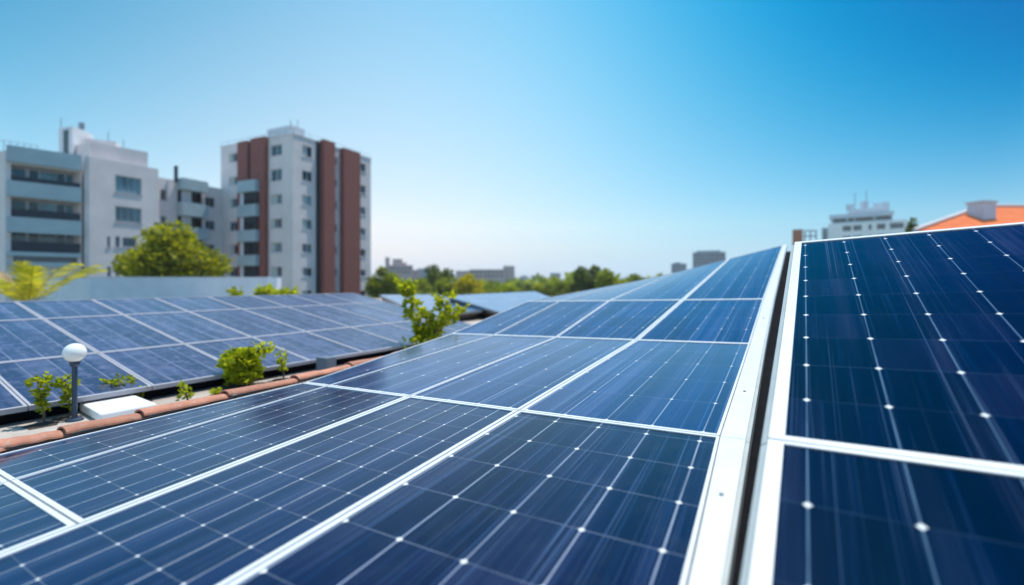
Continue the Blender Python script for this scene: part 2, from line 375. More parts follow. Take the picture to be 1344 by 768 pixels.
# --- big array whose rows run away from the camera; grid points worked out from its geometry
cdir = ray(-350, 406).normalized()        # across, towards the left
udir = ray(1036, 327).normalized()        # up the first slope
nA = udir.cross(-cdir).normalized()
if nA.z < 0: nA = -nA
dA = 0.75
Rin = 0.265
org = nA*(-dA)                             # foot of the perpendicular
def nearP(t, u): return org + cdir*(t+Rin) + udir*u
U0, U1 = 0.527, 2.05
rows = []
rows.append([nearP(t, -0.95) for t in (-.10, .955, 1.712, 2.44, 2.98)])
rows.append([nearP(t, U0) for t in (-.07, .955, 1.712, 2.44, 2.955)])
rows.append([nearP(t, U1) for t in (0, .955, 1.712, 2.46, 2.71)])
def row(pxr, Y, xs, ys=None):
    p0 = ray(*pxr)*Y; out = [p0]
    for i, x in enumerate(xs):
        k = (x-CX)/F; t = (k*p0.y-p0.x)/(cdir.x-k*cdir.y); p = p0+cdir*t
        if ys: p = ray(x, ys[i])*p.y
        out.append(p)
    return out
rows.append(row((985, 452), 3.72, (835, 730, 648, 592)))
rows.append(row((1003, 393), 4.97, (896, 800, 735, 692)))
rows.append(row((1028, 322), 7.41, (957, 884, 850, 836), (340, 358.6, 366, 369)))
S_ROW = [-0.95, U0, U1, 4.12, 5.62, 8.59]
pitchV = [0.262, 0.262, 0.262, 0.415, 0.37, 0.50]
colT0 = [0.072, 0.955+0.075, 1.712+0.08, 2.44+0.15]; colP = [0.214, 0.205, 0.205, 0.30]; T_COL = [0, .955, 1.712, 2.45, 2.86]
colname = ['beside the dark gap', 'in the second column left of the gap', 'in the third column left of the gap', 'narrow strip beside the terracotta coping']
rowname = {0: 'at lower left,', 1: 'nearest the camera,', 2: 'second up the slope,', 3: 'third up the slope,', 4: 'farthest up the slope,'}
for r in range(5):
    for c in range(4):
        if r == 0 and c < 2: continue
        A, B = rows[r], rows[r+1]
        nearlow = r == 1 and c < 2
        if nearlow: A = [nearP(t, -0.35) for t in (-.105, .955, 1.712)]
        P = [A[c+1], A[c], B[c], B[c+1]]
        sA = -0.35 if nearlow else S_ROW[r]
        pv = pitchV[r+1] if r else 0.262
        s0 = 1.45 if r < 2 else S_ROW[r]+pv*0.08
        def uvf(a, b, c=c, r=r, pv=pv, s0=s0, sA=sA):
            return ((T_COL[c+1]+(T_COL[c]-T_COL[c+1])*a-colT0[c])/colP[c], (sA+(S_ROW[r+1]-sA)*b-s0)/pv+20)
        if r < 2 and c > 0:          # smaller cells in the outer columns
            tp, t0_, pv2 = (0.13, 1.065, 0.171) if c == 1 else (0.122, 1.79 if c == 2 else 2.53, 0.171)
            def uvf(a, b, c=c, r=r, sA=sA, tp=tp, t0_=t0_, pv2=pv2):
                return ((T_COL[c+1]+(T_COL[c]-T_COL[c+1])*a-t0_)/tp, (sA+(S_ROW[r+1]-sA)*b-0.54)/pv2+20)
        w = 0.020
        wl = {0: w, 1: w if r < 2 else 0.011, 2: 0.008, 3: 0.014}[c]     # left and right frame bars
        wr = {0: 0.012, 1: w*0.9, 2: w if r < 2 else 0.011, 3: 0.008}[c]
        lab = f'gridded solar panel {rowname[r]} {colname[c]}'
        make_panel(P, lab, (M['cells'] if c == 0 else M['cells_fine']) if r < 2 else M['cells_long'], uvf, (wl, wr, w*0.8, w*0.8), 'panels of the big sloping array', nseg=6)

# white edge rails along the gap: a flat cap and a grey outer lip
M['lip'] = simple('shaded_grey_lip', (0.42, 0.45, 0.46), 0.4, 0.0, 0.06, 9.0)  # shading of the outer edge put into an even grey
def edge_rail(label, pts, widths):
    t = thing('edge_rail', pts[0], label, 'rail', 'white edge rails beside the dark gap')
    for nm, f0, f1, z0, z1, mat in (('cap', 0.0, 0.86, -0.03, 0.004, M['frame']), ('lip', 0.863, 1.0, -0.055, -0.006, M['lip'])):
        m = MB(); rings = [[p-cdir*(w*f)+nA*z for f, z in ((f0, z0), (f1, z0), (f1, z1), (f0, z1))] for p, w in zip(pts, widths)]
        for i in range(len(rings)-1):
            for k in range(4): m.poly([rings[i][k], rings[i][(k+1) % 4], rings[i+1][(k+1) % 4], rings[i+1][k]])
        m.poly(rings[0]); m.poly(rings[-1][::-1]); m.build(nm, mat, t, weld=True)
    m = MB()
    for f in (0.12, 0.5, 0.88):
        q = pts[int(f*(len(pts)-1))]-cdir*(widths[int(f*(len(pts)-1))]*0.42); m.tube([q+nA*0.003, q+nA*0.009], 0.007, 10)
        m.build('screw', M['steel'], t); m = MB()
railpts = [nearP(-.107, -0.4), nearP(-.07, U0), nearP(0, U1)]+[rows[k][0] for k in (3, 4, 5)]
railw = [0.033, 0.058, 0.106, 0.106, 0.095, 0.05]
def dense_rail(a, b):
    P_, W_ = [], []
    for i in range(a, b):
        for k in range(6): P_.append(railpts[i].lerp(railpts[i+1], k/6)); W_.append(railw[i]+(railw[i+1]-railw[i])*k/6)
    P_.append(railpts[b]); W_.append(railw[b]); return P_, W_
P_, W_ = dense_rail(0, 2); P_[-1] = P_[-1].lerp(P_[-2], 0.012)
edge_rail('near length of the wide white edge rail, left of the dark gap', P_, W_)
P_, W_ = dense_rail(2, 5)
edge_rail('far length of the white edge rail, rising to the skyline left of the gap', P_, W_)

# --- steep array on the right
uB = ray(1055, 124).normalized(); cB = (cdir-uB*cdir.dot(uB)).normalized()
nB = uB.cross(-cB).normalized()
if nB.z < 0: nB = -nB
dB = 0.92
def PB(t, u): return nB*(-dB)+cB*t+uB*u
TB0 = 0.131; TBW = 1.345
VB = [-0.95, 1.316, 3.545]; VTR = 3.545+0.137*(TBW/1.1)
blab = {(0, 0): 'dark blue solar panel at lower right, below the white cross bar of the steep array',
        (1, 0): 'dark blue solar panel at the right, above the white cross bar of the steep array',
        }
for r in (0, 1):
    for c in (0, 1):
        if (r, c) == (0, 1): continue
        tl, tr_ = TB0-c*TBW, TB0-(c+1)*TBW
        sk = lambda v: 0.158-0.0163*v-0.022
        P = [PB(sk(VB[r]), VB[r]), PB(tr_, VB[r]), PB(tr_, VTR if r else VB[1]), PB(sk(VB[r+1]), VB[r+1])]
        def uvf(a, b, tr_=tr_, r=r, sk=sk): return ((sk(VB[r]+(VB[r+1]-VB[r])*b)*(1-a)+tr_*a-0.016)/-0.206+40, (VB[r]+(VB[r+1]-VB[r])*b-1.316)/0.2375+20)
        lab = blab.get((r, c)) or 'dark blue solar panel mostly hidden beyond the right edge of the steep array'
        if c == 1: continue
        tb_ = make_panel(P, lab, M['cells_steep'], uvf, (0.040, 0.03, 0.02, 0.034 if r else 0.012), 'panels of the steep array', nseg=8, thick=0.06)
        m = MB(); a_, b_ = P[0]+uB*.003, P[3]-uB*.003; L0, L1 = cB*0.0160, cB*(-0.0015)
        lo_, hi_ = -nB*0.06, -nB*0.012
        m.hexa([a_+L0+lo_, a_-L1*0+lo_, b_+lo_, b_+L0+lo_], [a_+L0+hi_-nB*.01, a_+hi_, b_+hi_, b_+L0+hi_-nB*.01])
        m.build('frame_lip', M['lip'], tb_)  # added strip, its grey painting the shaded side of the frame

# roof deck under both arrays
dk = MB()
lo = nA*(-0.10)
gridD = []
for A in ([nearP(t, -1.2) for t in (-2.6, 0, .955, 1.712, 2.44, 2.93)],): gridD.append([p+lo for p in A])
for A in rows[1:]: gridD.append([A[0]-cdir*2.8+lo]+[p+lo for p in A])
for i in range(len(gridD)-1):
    for j in range(len(gridD[0])-1): dk.poly([gridD[i][j+1], gridD[i][j], gridD[i+1][j], gridD[i+1][j+1]])
structure(dk.build('roof_deck', M['deck']))
# walls of the building under the roof deck
mb = MB(); ring = [gridD[0][0]]+[g_[0] for g_ in gridD[1:]]+gridD[-1][1:]+[g_[-1] for g_ in gridD[-2::-1]]+gridD[0][-2:0:-1]
dn2 = V((0, 0, -0.02))
for i in range(len(ring)):
    a, b = ring[i]+dn2, ring[(i+1) % len(ring)]+dn2
    mb.poly([a, b, V((b.x, b.y, TZ-0.05)), V((a.x, a.y, TZ-0.05))])
structure(mb.build('roof_walls', M['fascia']))
# posts that carry the steep array
for k, (t_, u_, w_) in enumerate(((0.02, 3.35, 'left'), (-1.1, 3.35, 'right'))):
    p = PB(t_, u_)-nB*0.07
    m = MB(); m.tube([(p.x, p.y, TZ+0.4), p], 0.025, 8)
    tag(m.build('support_post', M['steel']), f'steel post hidden under the {w_} upper corner of the steep array', 'post', 'posts under the steep array')

# --- long low array to the left
vC = ray(1048, HZ).normalized(); q0 = V((-2.36, 6.0, -0.93))
wC = ray(-326, 172).normalized(); wC = (wC-vC*wC.dot(vC)).normalized()
nC = vC.cross(wC).normalized()
if nC.z < 0: nC = -nC
def PC(s, h): return q0+vC*s+wC*h
hC = [-0.12, 1.13, 2.85, 3.98]
s0C = [-3.55+0.81*k for k in range(10)]
ordn = ['first', 'second', 'third', 'fourth', 'fifth', 'sixth', 'seventh', 'eighth', 'ninth', 'tenth']
rn = ['bottom', 'middle', 'top']
for r in range(3):
    for k in range(9):
        P = [PC(s0C[k], hC[r]), PC(s0C[k+1], hC[r]), PC(s0C[k+1], hC[r+1]), PC(s0C[k], hC[r+1])]
        nv = [5, 7, 5][r]
        def uvf(a, b, nv=nv, r=r): return (0.14+a*3.72, 0.15+b*(nv-0.3)+r*10)
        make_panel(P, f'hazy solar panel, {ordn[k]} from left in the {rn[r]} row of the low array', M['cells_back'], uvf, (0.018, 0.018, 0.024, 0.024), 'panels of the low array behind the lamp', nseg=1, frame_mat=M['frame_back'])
# thick grey block that props the front edge
p = atz(428, 489, TZ)
m = MB(); m.box((p.x, p.y, TZ+.002), 0.19, 0.14, 0.185, R(-30)); tag(m.build('support_block', M['grey_paint'], bevel=0.008), 'dark grey block propping the front edge of the low array by the coping', 'support block')
# near-black block added to paint the shade under the array
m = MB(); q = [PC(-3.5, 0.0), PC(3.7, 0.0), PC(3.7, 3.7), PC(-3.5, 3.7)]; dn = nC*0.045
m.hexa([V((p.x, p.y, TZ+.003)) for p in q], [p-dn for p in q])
tag(m.build('array_shade', M['deck']), 'near-black block added as the shade under the low array', 'base')

# --- terracotta coping along the left edge of the big array
edge_px = [(-90, 620), (0, 590), (90, 566), (190, 539), (300, 512), (390, 491), (460, 473), (520, 459), (570, 447)]
edge_pts = []
for i, (x, y) in enumerate(edge_px):
    edge_pts.append(atz(x, y+[0, 0, 4, 8, 9, 9, 9, 9, 9][i], -0.80))
# low wall that carries the tiles
m = MB()
for i in range(len(edge_pts)-1):
    a, b = edge_pts[i], edge_pts[i+1]; d = (b-a).normalized(); nn = V((-d.y, d.x, 0))*0.06
    f = [(a-nn), (b-nn), (b+nn), (a+nn)]
    m.hexa([V((p.x, p.y, TZ+0.001)) for p in f], [V((p.x, p.y, -0.81)) for p in f])
tag(m.build('parapet_wall', M['conc']), 'low kerb wall under the terracotta coping tiles', 'wall')
def coping_tile(a, b, lift):
    d = (b-a).normalized(); s = V((-d.y, d.x, 0)); m = MB(); r0, r1, n = 0.052, 0.046, 10
    a = a-d*0.03
    def ring(p, r): return [p+s*(math.cos(math.pi*k/n)*r)+V((0, 0, math.sin(math.pi*k/n)*r*0.62)) for k in range(n+1)]
    rj = random.Random(int(a.x*1000)); NS = 9; outer, inner = [], []
    for q in range(NS+1):
        f = q/NS; p = a.lerp(b, f)+V((0, 0, lift*(1-f)+rj.uniform(-.0025, .0025)))+s*rj.uniform(-.003, .003); r = r0+(r1-r0)*f
        outer.append(ring(p, r*(1+rj.uniform(-.03, .03)))); inner.append(ring(p, r-0.014))
    for q in range(NS):
        for k in range(n):
            m.poly([outer[q][k], outer[q][k+1], outer[q+1][k+1], outer[q+1][k]], smooth=True); m.poly([inner[q+1][k], inner[q+1][k+1], inner[q][k+1], inner[q][k]], smooth=True)
        for k in (0, n): m.poly([outer[q][k], outer[q+1][k], inner[q+1][k], inner[q][k]])
    for k in range(n):
        m.poly([inner[0][k], inner[0][k+1], outer[0][k+1], outer[0][k]]); m.poly([outer[-1][k], outer[-1][k+1], inner[-1][k+1], inner[-1][k]])
    return m
tl = ['leftmost terracotta coping tile, cut by the photo edge', 'terracotta coping tile at the far left below the two saplings', 'terracotta coping tile in front of the lamp post', 'terracotta coping tile beside the right end of the white slab', 'terracotta coping tile below the round green bush', 'terracotta coping tile just left of the grey support block', 'terracotta coping tile just right of the grey support block', 'farthest terracotta coping tile at the foot of the tall forked plant']
zt = V((0, 0, 0.0))
for i in range(len(edge_pts)-1):
    tag(coping_tile(edge_pts[i]+zt, edge_pts[i+1]+zt, 0.018).build('coping_tile', M['terra']), tl[i], 'roof tile', 'terracotta coping tiles')

# --- lamp
lp = atz(98, 552, TZ)
t = thing('garden_lamp', lp, 'slim dark post lamp with white globe on the terrace', 'lamp')
k = lp.y/F
topz = (HZ-463)*k
m = MB(); m.tube([lp+V((0, 0, 0.012)), V((lp.x, lp.y, topz-0.045))], 2.9*k, 14); m.build('post', M['pole'], t)
m = MB(); m.lathe([(0, 0.0), (0.055, 0.0), (0.055, 0.012), (0.035, 0.02), (2.8*k, 0.022)], lp, 20); m.build('base_plate', M['pole'], t)
m = MB(); m.lathe([(0.0, 0), (3.6*k, 0), (5.5*k, 0.02), (5.5*k, 0.04), (0, 0.04)], V((lp.x, lp.y, topz-0.055-14*k+0.03)), 20); m.build('collar', M['pole'], t)
rg = 12.3*k
m = MB(); m.lathe([(rg*math.sin(math.pi*i/16), -rg*math.cos(math.pi*i/16)) for i in range(17)], V((lp.x, lp.y, topz)), 28); m.build('globe', M['globe'], t, weld=True)

# --- white slab
c = [atz(130, 556, TZ), atz(206, 541, TZ), atz(172, 527, TZ), atz(104, 540, TZ)]
m = MB(); lift = V((0, 0, 0.075)); m.hexa([p+V((0, 0, 0.002)) for p in c], [p+lift for p in c])
t = thing('slab_cover', (c[0]+c[2])/2, 'thick white slab lying on the terrace beside the lamp', 'cover'); m.build('cover', M['box'], t, bevel=0.016)

# --- plants
def leaf_cluster(m, c, rad, n, size, flat=1.0, rnd=random):
    for _ in range(n):
        while True:
            d = V((rnd.uniform(-1, 1), rnd.uniform(-1, 1), rnd.uniform(-1, 1)))
            if d.length < 1: break
        p = V(c)+V((d.x*rad[0], d.y*rad[1], d.z*rad[2]))
        leaf(m, p, (d+V((rnd.uniform(-.8, .8), rnd.uniform(-.8, .8), rnd.uniform(-.3, .9)))).normalized(), size*rnd.uniform(0.6, 1.25), rnd)
def leaf(m, p, d, s, rnd=random):
    side = d.cross(V((rnd.uniform(-1, 1), rnd.uniform(-1, 1), rnd.uniform(-1, 1)))).normalized(); n = d.cross(side)
    w = s*0.36
    m.poly([p, p+d*s*0.45+side*w+n*s*0.06, p+d*s, p+d*s*0.45-side*w+n*s*0.06], smooth=False)
def small_plant(x, ybase, ytop, wpx, label, stems=1, n=90, lf=0.05, shape='tall', name='potted_sapling', cat='plant', base=None):
    p = base or atz(x, ybase, TZ); k = p.y/F; h = (HZ-ytop)*k-p.z
    t = thing(name, p, label, cat); rnd = random.Random(int(x*7+ytop))
    st, lv = MB(), MB()
    for s in range(stems):
        lean = V((rnd.uniform(-1, 1), rnd.uniform(-1, 1)*0.6, 0))*wpx*k*(0.34 if stems > 1 else 0.08)
        hh = h*(1 if s == 0 else rnd.uniform(0.6, 0.92)); pts = []
        for q in range(7):
            f = q/6; pts.append(p+lean*f+V((math.sin(f*5+s)*0.012, math.cos(f*4+s)*0.012, hh*f*0.97)))
        st.tube(pts, [0.008*(1-0.7*i/6)+0.002 for i in range(7)], 6)
        lo_ = {'tall': 0.28, 'top': 0.52, 'bush': 0.15}[shape]
        for q in range(n//stems):
            f = lo_+(1-lo_)*rnd.random()**0.85
            c0 = p+lean*f+V((0, 0, hh*f))
            spread = wpx*k*0.40*(0.55+0.5*math.sin(f*9+s*2))*(0.8 if stems > 1 else 1)*(0.65 if shape == 'bush' else 1)
            a = rnd.uniform(0, 2*math.pi); rr = spread*math.sqrt(rnd.random())
            c1 = c0+V((math.cos(a)*rr, math.sin(a)*rr, rnd.uniform(-0.02, 0.02)))
            for _ in range(3):
                leaf(lv, c1+V((rnd.uniform(-1, 1), rnd.uniform(-1, 1), rnd.uniform(-1, 1)))*lf*0.4, V((math.cos(a)+rnd.uniform(-.6, .6), math.sin(a)+rnd.uniform(-.6, .6), rnd.uniform(-.2, 1.0))).normalized(), lf*rnd.uniform(0.7, 1.3), rnd)
    st.build('stem', M['bark'], t); lv.build('foliage', M['leaf_plant'], t)
    if base is None:
        so_ = MB(); rs = 0.5*wpx*k*(0.8 if shape == 'bush' else 1.3)+.02; rim = [p+V((math.cos(a*.628)*rs*rnd.uniform(.75, 1.2), math.sin(a*.628)*rs*rnd.uniform(.75, 1.2), .003)) for a in range(10)]
        for a in range(10): so_.poly([p+V((0, 0, .02)), rim[a], rim[(a+1) % 10]])
        so_.build('dark_mound', M['dark_mound'], t)  # low dark brown mound at the foot of the plant
    return t
small_plant(55, 558, 494, 24, 'thin upright sapling at the far left, first left of the lamp', n=95, lf=0.036)
small_plant(90, 549, 496, 20, 'thin sapling standing right behind the lamp post', n=70, lf=0.036)
small_plant(154, 527, 498, 36, 'short sapling behind the white slab', n=80, lf=0.038, shape='top')
small_plant(184, 527, 509, 20, 'tiny sprig at the far corner of the white slab', n=24, lf=0.034)
small_plant(244, 530, 505, 24, 'small leafy seedling alone between the white slab and the bush', n=26, lf=0.04)
small_plant(283, 519, 511, 12, 'lowest green tuft by the coping, left of the round bush', n=12, lf=0.04, shape='bush')
small_plant(320, 508, 456, 66, 'dense round green bush standing behind the coping', stems=7, n=380, lf=0.07, shape='bush', name='bush', cat='bush')
small_plant(371, 499, 462, 16, 'slender small sapling just right of the round bush', n=36, lf=0.045)
# tall forked plant
bp = atz(556, 464, TZ)
t = thing('forked_plant', bp, 'tall bright green forked plant at the end of the coping', 'plant'); k = bp.y/F
rnd = random.Random(5); st, lv = MB(), MB()
def limb(pts, n, w, lf):
    P3 = [V((bp.x+(x-556)*k, bp.y+dy, (HZ-y)*k)) for x, y, dy in pts]
    st.tube(P3, [0.016-0.011*i/(len(P3)-1) for i in range(len(P3))], 6)
    for _ in range(n):
        f = 0.12+0.88*rnd.random(); i = min(int(f*(len(P3)-1)), len(P3)-2); g_ = f*(len(P3)-1)-i
        c0 = P3[i].lerp(P3[i+1], g_); a = rnd.uniform(0, 2*math.pi); rr = w*k*math.sqrt(rnd.random())*(0.75+0.4*math.sin(f*14))
        c1 = c0+V((math.cos(a)*rr, math.sin(a)*rr, rnd.uniform(-0.05, 0.05)))
        for _ in range(2): leaf(lv, c1, V((math.cos(a)*.9+rnd.uniform(-.5, .5), math.sin(a)+rnd.uniform(-.5, .5), rnd.uniform(-.2, 1.1))).normalized(), lf*rnd.uniform(.7, 1.3), rnd)
bz = HZ-TZ/k
limb([(556, bz, 0), (553, 440, 0), (546, 415, .02), (537, 390, .03), (531, 368, .05)], 290, 11, 0.08)
limb([(556, bz, 0), (563, 440, 0), (574, 420, .05), (581, 403, .05), (583, 386, .05)], 230, 14, 0.08)
limb([(560, 448, 0), (575, 430, -.05), (590, 418, -.08), (603, 404, -.05)], 110, 11, 0.085)
limb([(556, bz, 0), (556, 450, -.05), (560, 440, -.1)], 70, 26, 0.07)
limb([(556, 445, 0), (560, 425, 0), (562, 408, .0)], 45, 12, 0.08)
st.build('stem', M['bark'], t); lv.build('foliage', M['leaf_plant'], t)

# --- palm
def palm(x, yc, Y, label):
    c0 = at(x, yc, Y); t = thing('palm_tree', (c0.x, c0.y, TZ), label, 'palm tree')
    m = MB(); m.tube([(c0.x, c0.y, TZ), (c0.x+.03, c0.y, (TZ+c0.z)/2), c0], [0.16, 0.13, 0.12], 10); m.build('trunk', M['bark'], t)
    rnd = random.Random(3); k = Y/F
    tips = [(118, 346, -.3, 0, 30), (92, 366, -.9, 0, 24), (66, 350, -.4, 0, 16), (40, 346, -.2, 0, 10), (22, 352, .3, 0, 12), (2, 343, -.3, 1, 8), (-14, 352, .1, 1, 16), (-30, 372, .2, 0, 22), (10, 368, -.9, 0, 18), (98, 352, .9, 0, 24), (75, 345, 1.2, 0, 18), (55, 366, -1.0, 0, 14)]
    for (tx, ty, dy, dry, arch) in tips:
        tip = at(tx, ty, Y)+V((0, dy, 0)); mid = c0.lerp(tip, 0.55)+V((0, 0, arch*k)); fr = MB(); pts = []; NP = 24
        for i in range(NP):
            f = i/(NP-1); pts.append(c0*(1-f)**2+mid*2*f*(1-f)+tip*f*f)
        fr.tube(pts, [0.013*(1-.8*i/(NP-1)) for i in range(NP)], 5)
        for i in range(3, NP):
            d = (pts[i]-pts[i-1]).normalized(); s = d.cross(V((0, 0, 1))).normalized(); g_ = i/(NP-1)
            for sg in (-1, 1):
                ln = 0.36*math.sin(math.pi*min(1, 0.10+0.86*g_))**0.7+0.05
                ld = (s*sg*0.55+d*0.75+V((0, 0, -.35+rnd.uniform(-.15, .1)))).normalized(); w = d*0.019; pp = pts[i]
                fr.poly([pp-w, pp+ld*ln*.5-w*1.2, pp+ld*ln, pp+ld*ln*.5+w*1.2, pp+w])
        fr.build('frond', M['leaf_dry'] if dry else M['leaf_palm'], t, label='pale dry palm frond' if dry else None)
palm(38, 402, 12.0, 'bright palm with arching fronds at the left, behind the low array')

# --- white perimeter wall behind the low array
Yw = 24.0
m = MB(); a, b = at(118, 365, Yw), at(352, 367, Yw+1.0); l0 = at(60, 366, Yw+4.5)
zt_ = at(118, 365, Yw).z
m.prism([(a.x, a.y), (b.x, b.y), (b.x, b.y+.3), (a.x+.05, a.y+.3)], TZ+.002, zt_)
m.prism([(l0.x, l0.y), (a.x-.002, a.y), (a.x-.002, a.y+.3), (l0.x, l0.y+.3)], TZ+.002, zt_)
t = thing('perimeter_wall', (a.x, a.y, TZ), 'long low white wall below the round yellow green tree', 'wall'); m.build('wall', M['white_wall'], t)
m = MB(); m.prism([(a.x-.05, a.y-.04), (b.x, b.y-.04), (b.x, b.y+.34), (a.x-.05, a.y+.34)], zt_+.002, zt_+.06); m.build('coping', M['white_wall'], t)
m = MB(); p0 = at(352, 367, Yw+.9); m.prism([(p0.x+.01, p0.y-.1), (p0.x+.5, p0.y-.1), (p0.x+.5, p0.y+.4), (p0.x+.01, p0.y+.4)], TZ+.002, zt_+.02); m.build('end_pier', M['white_wall'], t)
for x, y, w, lab in ((313, 383, 14, 'small green shrub top below the white wall, leftmost of three'), (341, 377, 28, 'biggest of three shrubs showing above the low array at the end of the white wall'), (376, 381, 28, 'green shrub right of the white wall pier, under the brown striped tower')):
    small_plant(x, 0, y-2, w, lab, stems=5, n=130, lf=0.20, shape='bush', name='shrub', cat='shrub', base=V((at(x, y, 18).x, 18, TZ)))

# ------------------------------------------------------------------ buildings
class Face:
    def __init__(s, A, B):
        s.A = V((A[0], A[1], 0)); s.B = V((B[0], B[1], 0)); s.d = (s.B-s.A); s.L = s.d.length; s.d.normalize(); s.n = V((s.d.y, -s.d.x, 0))
    def s_of(s, x):
        k = (x-CX)/F; return (k*s.A.y-s.A.x)/(s.d.x-k*s.d.y)
    def z_of(s, x, y): return (HZ-y)/F*(s.A+s.d*s.s_of(x)).y
    def P(s, a, z, o=0.0): q = s.A+s.d*a+s.n*o; return V((q.x, q.y, z))
    def quad(s, m, a0, a1, z0, z1, o=0.0): m.poly([s.P(a0, z0, o), s.P(a1, z0, o), s.P(a1, z1, o), s.P(a0, z1, o)], [(a0, z0), (a1, z0), (a1, z1), (a0, z1)])
    def box(s, m, a0, a1, z0, z1, o0, o1):   # o0 inner, o1 outer offset
        q = lambda a, z, o: s.P(a, z, o)
        m.hexa([q(a0, z0, o1), q(a1, z0, o1), q(a1, z0, o0), q(a0, z0, o0)], [q(a0, z1, o1), q(a1, z1, o1), q(a1, z1, o0), q(a0, z1, o0)])
        for u in range(6):
            f = m.f[-6+u]; m.uv[-6+u] = [((V(m.v[i])-s.A).dot(s.d), m.v[i][2]) for i in f]
    def wall(s, m, z0, z1, holes, depth=0.18, a0=0, a1=None):
        a1 = s.L if a1 is None else a1
        xs = sorted({a0, a1, *[h[0] for h in holes], *[h[1] for h in holes]}); zs = sorted({z0, z1, *[h[2] for h in holes], *[h[3] for h in holes]})
        xs = [x for x in xs if a0 <= x <= a1]; zs = [z for z in zs if z0 <= z <= z1]
        for i in range(len(xs)-1):
            for j in range(len(zs)-1):
                cx_, cz = (xs[i]+xs[i+1])/2, (zs[j]+zs[j+1])/2
                if not any(h[0] < cx_ < h[1] and h[2] < cz < h[3] for h in holes): s.quad(m, xs[i], xs[i+1], zs[j], zs[j+1])
        for h in holes:
            dp = h[4] if len(h) > 4 else depth
            A0, A1, Z0, Z1 = h[:4]
            m.poly([s.P(A0, Z0), s.P(A1, Z0), s.P(A1, Z0, -dp), s.P(A0, Z0, -dp)]); m.poly([s.P(A0, Z1, -dp), s.P(A1, Z1, -dp), s.P(A1, Z1), s.P(A0, Z1)])
            m.poly([s.P(A0, Z0), s.P(A0, Z0, -dp), s.P(A0, Z1, -dp), s.P(A0, Z1)]); m.poly([s.P(A1, Z0, -dp), s.P(A1, Z0), s.P(A1, Z1), s.P(A1, Z1, -dp)])
    def window(s, h, parent, mat, fmat, depth=0.18, mull=1, curtain=0):
        A0, A1, Z0, Z1 = h[:4]; fr = MB(); w = 0.07; o0, o1 = -depth+.002, -depth+.06
        s.box(fr, A0+.003, A1-.003, Z0+.003, Z0+w, o0, o1); s.box(fr, A0+.003, A1-.003, Z1-w, Z1-.003, o0, o1)
        s.box(fr, A0+.003, A0+w, Z0+w+.002, Z1-w-.002, o0, o1); s.box(fr, A1-w, A1-.003, Z0+w+.002, Z1-w-.002, o0, o1)
        for q in range(mull):
            c_ = A0+(A1-A0)*(q+1)/(mull+1); s.box(fr, c_-.025, c_+.025, Z0+w+.002, Z1-w-.002, o0, o1)
        s.box(fr, A0-.08, A1+.08, Z0-.07, Z0-.003, 0.003, 0.07)
        f = fr.build('window', fmat, parent)
        pn = MB(); s.quad(pn, A0, A1, Z0, Z1, -depth+.012); p = pn.build('pane', mat, f); p.matrix_parent_inverse = Matrix()
        p.matrix_parent_inverse = Matrix.Translation(V(parent.location)-V(parent.location))
        if curtain:
            cu = MB(); s.quad(cu, A0+w+.01, A0+(A1-A0)*curtain, Z0+w+.01, Z1-w-.01, -depth+.02); q_ = cu.build('curtain', M['curtain'], f); q_.matrix_parent_inverse = Matrix()
        return f
    def back(s, m, h, depth): s.quad(m, *h[:4], -depth)

def fix_children():
    pass

# --- tower with brown brick bands
rT = random.Random(11)
Pl, Pc, Pr = V((-39.4, 63.9)), V((-26.9, 58.0)), V((-20.9, 70.0))
FL, FR = Face(Pl, Pc), Face(Pc, Pr)
ztop = 18.15
tw = thing('apartment_tower', (-29, 64, GZ), 'tall white apartment tower with brown brick bands and roof box', 'building')
body = MB()
def hole(Fc, x0, x1, y0, y1, xr=None):
    xm = (x0+x1)/2
    return (Fc.s_of(x0), Fc.s_of(x1), Fc.z_of(xm, y1), Fc.z_of(xm, y0))
c2 = lambda x: 240+x/2.953
c2y = lambda y: 140+y/2.953
holesL, holesR, wL, wR = [], [], [], []
yl1 = [(180, 215), (272, 304), (356, 392), (446, 482), (535, 572), (622, 660), (708, 745), (795, 830)]
for y0, y1 in yl1: holesL.append(hole(FL, c2(180), c2(211), c2y(y0), c2y(y1)))
yl2 = [(148, 190), (242, 288), (340, 378), (434, 472), (527, 566), (620, 660), (713, 753), (806, 846)]
for y0, y1 in yl2: holesL.append(hole(FL, c2(341), c2(384), c2y(y0), c2y(y1)))
yr1 = [(152, 196), (250, 290), (344, 382), (437, 474), (532, 568), (624, 658), (712, 745), (800, 835)]
for y0, y1 in yr1: holesR.append(hole(FR, c2(463), c2(503), c2y(y0), c2y(y1)))
yr2 = [(193, 226), (280, 310), (366, 398), (455, 486), (540, 572), (628, 658), (715, 745), (800, 830)]
for y0, y1 in yr2: holesR.append(hole(FR, c2(578), c2(599), c2y(y0), c2y(y1)))
yr3 = [(218, 252), (304, 336), (388, 418), (470, 500), (552, 582), (632, 660), (712, 740), (792, 820)]
for y0, y1 in yr3: holesR.append(hole(FR, c2(677), c2(709), c2y(y0), c2y(y1)))
FL.wall(body, GZ, ztop, holesL); FR.wall(body, GZ, ztop, holesR)
Pb = Pl+(Pr-Pc)
for a, b in ((Pr, Pb), (Pb, Pl)): body.poly([V((a.x, a.y, GZ)), V((b.x, b.y, GZ)), V((b.x, b.y, ztop)), V((a.x, a.y, ztop))])
foot = [Pl, Pc, Pr, Pb]
body.poly([V((p.x, p.y, ztop-.5)) for p in foot])
wt = body.build('wall', M['plaster'], tw)
for hs_, Fc in ((holesL, FL), (holesR, FR)):
    for h in hs_:
        Fc.window(h, tw, rT.choice([M['glass'], M['glass'], M['glass_light'], M['glass_dark']]), M['plaster_grey'], curtain=rT.choice([0, .46, .46, .3]))
